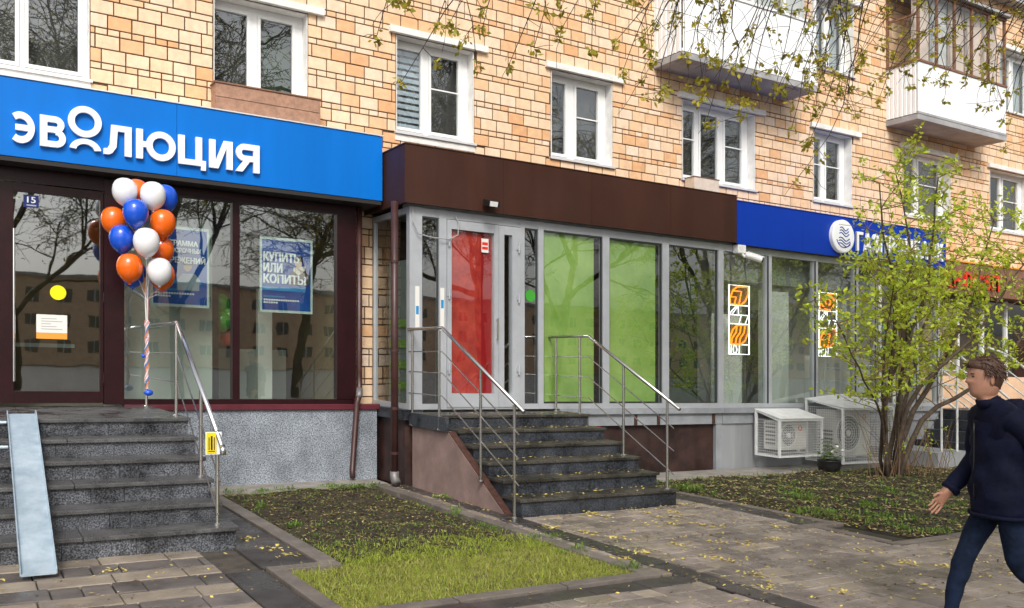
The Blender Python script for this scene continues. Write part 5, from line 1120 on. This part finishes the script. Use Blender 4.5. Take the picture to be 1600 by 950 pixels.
wm = local_mesh(B(-.75, .75, -.04, .04, 0, 1.5), 'window', 'far_glass'); wf = local_mesh(B(-.05, .05, -.07, -.041, 0, 1.5), 'mullion', 'far_white')
for i in range(60):
    for j in range(3): shared('window', wm, -17 + i * 3.5, 116.17, 1.6 + j * 3.2, ob); shared('mullion', wf, -17 + i * 3.5, 116.17, 1.6 + j * 3.2, ob)
car_spots = ((9, 'dark blue'), (15.5, 'grey'))
# ================================================================== PERSON
def person():
    P0 = Vector((5.60, 8.86, 0))                     # feet point; the figure walks to the left along the pavement
    fwd = Vector((-.84, -.54, 0)).normalized(); side = Vector((-fwd.y, fwd.x, 0))     # in (u,v)
    def J(f, s, z): q = P0 + fwd * f + side * s; return Vector((q.x, -q.y, z - SLOPE * q.x))
    V = []; E = []; Rr = []; tagv = []
    def add(p, r, t, frm=None):
        V.append(J(*p)); Rr.append(r if isinstance(r, tuple) else (r, r)); tagv.append(t)
        if frm is not None: E.append((frm, len(V) - 1))
        return len(V) - 1
    pel = add((0, 0, .93), (.165, .125), 'jacket'); w1 = add((.01, 0, 1.06), (.165, .12), 'jacket', pel); ch = add((.03, 0, 1.24), (.19, .135), 'jacket', w1); sh_ = add((.05, 0, 1.40), (.15, .105), 'jacket', ch)
    nk = add((.085, 0, 1.475), (.062, .062), 'jacket', sh_); hd0 = add((.11, 0, 1.54), (.05, .055), 'skin', nk)
    def leg(s, knee, ank, toe):
        a = add((0, s * .09, .88), (.092, .10), 'jeans', pel); a2 = add((knee[0] * .5, s * .09, (.88 + knee[1]) / 2), (.085, .09), 'jeans', a); k = add((knee[0], s * .09, knee[1]), (.062, .065), 'jeans', a2)
        c = add(((knee[0] * .6 + ank[0] * .4), s * .09, knee[1] * .6 + ank[1] * .4), (.058, .064), 'jeans', k); n = add((ank[0], s * .09, ank[1]), (.043, .047), 'jeans', c); h = add((ank[0] - .02, s * .09, ank[1] - .05), (.04, .042), 'shoe', n); add((toe[0], s * .10, toe[1]), (.038, .028), 'shoe', h)
    leg(1, (.20, .50), (.30, .115), (.50, .055)); leg(-1, (-.03, .47), (-.40, .17), (-.27, .03))
    def arm(s, el, wr, fing):
        a = add((.045, s * .185, 1.385), (.088, .085), 'jacket', sh_); b = add((.045 * .5 + el[0] * .5, s * .225, (1.39 + el[1]) / 2), (.078, .078), 'jacket', a); e = add((el[0], s * .235, el[1]), (.07, .07), 'jacket', b)
        w0 = add((wr[0] * .85 + el[0] * .15, s * (.228 + wr[2]), wr[1] * .85 + el[1] * .15), (.058, .058), 'jacket', e); w = add((wr[0], s * (.225 + wr[2]), wr[1]), (.034, .034), 'skin', w0); d = (Vector((wr[0] - el[0], wr[1] - el[1]))).normalized()
        k = add((wr[0] + d.x * .05, s * (.225 + wr[2]), wr[1] + d.y * .05), (.026, .036), 'skin', w)
        for i, (o, L) in enumerate(((-.034, .072), (-.011, .086), (.013, .080), (.036, .060))):
            pz = Vector((-d.y, d.x)); b1 = (wr[0] + d.x * .095 + pz.x * o, s * (.225 + wr[2]), wr[1] + d.y * .095 + pz.y * o); f1 = add(b1, .0088, 'skin', k)
            f2 = add((b1[0] + d.x * L * .55, b1[1] - s * .008, b1[2] + d.y * L * .55), .0078, 'skin', f1); add((b1[0] + d.x * L * .95 + pz.x * .012, b1[1] - s * .028, b1[2] + d.y * L * .95 + pz.y * .012), .0075, 'skin', f2)
        pz = Vector((-d.y, d.x)); t1 = add((wr[0] + d.x * .045 + pz.x * .045, s * (.21 + wr[2]), wr[1] + d.y * .045 + pz.y * .045), .011, 'skin', k); add((wr[0] + d.x * .09 + pz.x * .06, s * (.205 + wr[2]), wr[1] + d.y * .09 + pz.y * .06), .009, 'skin', t1)
    arm(1, (.06, 1.09), (.25, .87, .0), None); arm(-1, (-.17, 1.13), (-.24, .87, .02), None)
    me = bpy.data.meshes.new('body'); L0 = J(0, 0, 0); me.from_pydata([v - L0 for v in V], E, []); o = bpy.data.objects.new('body_src', me); COL.objects.link(o)
    sk = o.modifiers.new('s', 'SKIN'); sk.use_smooth_shade = True
    for i, sv in enumerate(me.skin_vertices[0].data): sv.radius = Rr[i]; sv.use_root = (i == 0)
    ss = o.modifiers.new('ss', 'SUBSURF'); ss.levels = 2; ss.render_levels = 2
    bpy.context.view_layer.update(); dg = bpy.context.evaluated_depsgraph_get(); m2 = bpy.data.meshes.new_from_object(o.evaluated_get(dg)); bpy.data.objects.remove(o)
    from mathutils import noise
    for v in m2.vertices:
        z = v.co.z
        if z < 1.42 and not (z < .12):
            q = noise.noise_vector(Vector((v.co.x * 7, v.co.y * 7, v.co.z * 13))); v.co += q * (.011 if z > .8 or z < .55 else .007)
    names = ['jacket', 'jeans', 'skin', 'shoe']; m2.materials.clear()
    for n in names: m2.materials.append(MATS[n])
    segs = [(V[a] - L0, V[b] - L0, tagv[a], tagv[b]) for a, b in E]
    for p in m2.polygons:
        c = Vector(p.center); best = None
        for a, b, ta, tb in segs:
            ab = b - a; t = max(0, min(1, (c - a).dot(ab) / max(1e-9, ab.length_squared))); dd = (c - (a + ab * t)).length - 0
            if best is None or dd < best[0]: best = (dd, ta if t < .5 else tb)
        tg = best[1]
        zr = c.z
        if tg == 'jeans' and zr > .88: tg = 'jacket'
        p.material_index = names.index(tg); p.use_smooth = True
    root = link('person', None, L0); tag(root, 'person in a dark navy jacket and blue jeans walking past at the right edge', 'person')
    link('body', m2, L0, root)
    def sect(name, m, secs, n=22, par=root, jit=0):      # loft of horizontal sections: z, front, back, half width
        mb = MB(); r2 = random.Random(8)
        for sec in secs:
            z, fr_, bk, hw = sec[:4]; nose = sec[4] if len(sec) > 4 else 0
            for k in range(n):
                a = 2 * math.pi * k / n; c, s = math.cos(a), math.sin(a); f = (fr_ if c > 0 else bk) * c; j = 1 + r2.uniform(-jit, jit)
                if c > .9: f += nose * (c - .9) / .1
                p = J(.115 + f * j + .02 * (z - 1.55), hw * s * j, z); mb.v.append((p.x, -p.y, p.z + SLOPE * p.x))
        q = len(secs)
        for i in range(q - 1):
            for k in range(n): mb.f.append([i * n + k, i * n + (k + 1) % n, (i + 1) * n + (k + 1) % n, (i + 1) * n + k]); mb.mi.append(0)
        mb.f.append(list(range((q - 1) * n, q * n))); mb.mi.append(0)
        return mb.build(name, m, par, smooth=True)
    sect('head', 'skin', [(1.47, .045, .05, .055), (1.495, .05, .058, .056), (1.508, .078, .062, .05), (1.52, .092, .066, .058), (1.54, .095, .076, .066), (1.56, .094, .084, .071, .004), (1.575, .095, .088, .074, .008), (1.588, .096, .09, .075, .012), (1.598, .097, .092, .076, .028), (1.61, .097, .095, .077, .024), (1.63, .096, .098, .078, .01), (1.65, .101, .10, .078, .002), (1.69, .10, .10, .076), (1.72, .082, .085, .064), (1.735, .04, .05, .035)], n=28)
    hr = sect('hair', 'hair', [(1.555, -.06, .09, .06), (1.58, -.045, .102, .077), (1.61, -.03, .11, .083), (1.64, -.01, .114, .086), (1.668, .05, .116, .087), (1.69, .107, .116, .087), (1.71, .108, .112, .083), (1.735, .09, .095, .068), (1.755, .045, .05, .035)], jit=.05)
    def blob(name, m, c, r, sc, n=12):
        b = MB(); q = J(*c); b.ball((q.x, -q.y, q.z + SLOPE * q.x), r, n, 8, sc); return b.build(name, m, root, smooth=True)
    for s in (-1, 1): blob('ear', 'skin', (.108, s * .079, 1.612), .027, (.75, .35, 1.2)); blob('eye', 'eye_dark', (.205, s * .034, 1.634), .008, (.8, 1.1, .55)); blob('eyebrow', 'hair', (.212, s * .036, 1.652), .013, (.4, 1.2, .25))
    blob('mouth', 'ribbon_pink', (.207, 0, 1.567), .016, (.35, 1.4, .22))
    # open jacket hem hanging loose over the hips, and sleeves' cuffs
    mb = MB(); N_ = 26; r2 = random.Random(5); lv = [(1.36 - .04 * i, .13 + .045 * min(1, i / 9), .135 + .04 * min(1, i / 9), .205 + .012 * math.sin(i * .7)) for i in range(14)] + [(.80, .175, .172, .214), (.765, .168, .165, .206), (.765, .155, .155, .195)]
    for i, (z, fr_, bk, hw) in enumerate(lv):
        for k in range(N_):
            a = 2 * math.pi * k / N_; fold = 1 + (.05 * math.sin(a * 5 + i) + r2.uniform(-.02, .02)) * min(1, i / 3); c, s = math.cos(a), math.sin(a)
            fold += .035 * math.sin(z * 40 + 2.2 * math.sin(a * 2) + a) * min(1, i / 2); p = J(.03 - (1.3 - z) * .05 + (fr_ if c > 0 else bk) * c * fold, hw * s * fold, z + .01 * math.sin(a * 3)); mb.v.append((p.x, -p.y, p.z + SLOPE * p.x))
    for i in range(len(lv) - 1):
        for k in range(N_): mb.f.append([i * N_ + k, i * N_ + (k + 1) % N_, (i + 1) * N_ + (k + 1) % N_, (i + 1) * N_ + k]); mb.mi.append(0)
    mb.build('jacket', 'jacket', root, smooth=True)
    hs_ = MB(); r2 = random.Random(41)
    for _ in range(520):
        a = r2.uniform(0, 6.283); e = math.asin(r2.uniform(-.25, 1)); c, s = math.cos(a), math.sin(a)
        if c > .35 and math.sin(e) < .38: continue
        f, sd_, z = .112 * math.cos(e) * c, .087 * math.cos(e) * s, .095 * math.sin(e); p0 = (.122 + f * .96, sd_ * .96, 1.668 + z * .96); L_ = r2.uniform(.02, .05)
        g = Vector((-.5 + f * 5 + r2.gauss(0, .4), sd_ * 7 + r2.gauss(0, .4), .25 - (1 - math.sin(e)) * .9 + r2.gauss(0, .2))).normalized()
        pts = [p0, tuple(p0[i] + g[i] * L_ * .5 for i in range(3)), (p0[0] + g[0] * L_, p0[1] + g[1] * L_, p0[2] + g[2] * L_ - .008)]; q = [J(*p) for p in pts]
        hs_.tube([(x.x, -x.y, x.z + SLOPE * x.x) for x in q], [.004, .003, .001], 4, False)
    hs_.build('hair_strands', 'hair', hr, clean=False)
    def tubeJ(name, m, pts, r, n=8): q = [J(*p) for p in pts]; return MB().tube([(x.x, -x.y, x.z + SLOPE * x.x) for x in q], r, n).build(name, m, root, smooth=True)
    tubeJ('zip', 'black_plastic', [(.185 + .0 * i, .0, 1.34 - .06 * i) for i in range(9)], .005, 6)
    tubeJ('hood', 'jacket', [(-.02, -.10, 1.44), (-.075, -.06, 1.45), (-.095, 0, 1.45), (-.075, .06, 1.45), (-.02, .10, 1.44)], [.035, .05, .055, .05, .035], 10)
    for s, e_, w_ in ((1, (.06, 1.09), (.25, .87)), (-1, (-.17, 1.13), (-.24, .87))):
        t0 = .80; tubeJ('cuff', 'jacket', [(e_[0] + (w_[0] - e_[0]) * t, s * .228, e_[1] + (w_[1] - e_[1]) * t) for t in (.78, .84, .93, .95)], [.05, .062, .058, .045], 14)
    tubeJ('pocket_flap', 'jacket', [(.12, .165, .98), (.05, .205, .965), (-.02, .215, .955)], [.010, .014, .010], 6)
    tubeJ('hem_band', 'jacket', [(.01 + .178 * math.cos(R(20 * i)), .216 * math.sin(R(20 * i)), .772) for i in range(19)], .013, 8)
    b = MB(); ring_ = []
    for k in range(18):
        a = 2 * math.pi * k / 18
        for dz, rr_ in ((0, .078), (.05, .073), (.05, .064), (0, .066)):
            p = J(.08 + dz * .4 + rr_ * math.cos(a), rr_ * .95 * math.sin(a), 1.45 + dz - .015 * math.cos(a)); b.v.append((p.x, -p.y, p.z + SLOPE * p.x))
    for k in range(18):
        for j in range(4): b.f.append([4 * k + j, 4 * k + (j + 1) % 4, 4 * ((k + 1) % 18) + (j + 1) % 4, 4 * ((k + 1) % 18) + j]); b.mi.append(0)
    b.build('collar', 'jacket', root, smooth=True)
person()
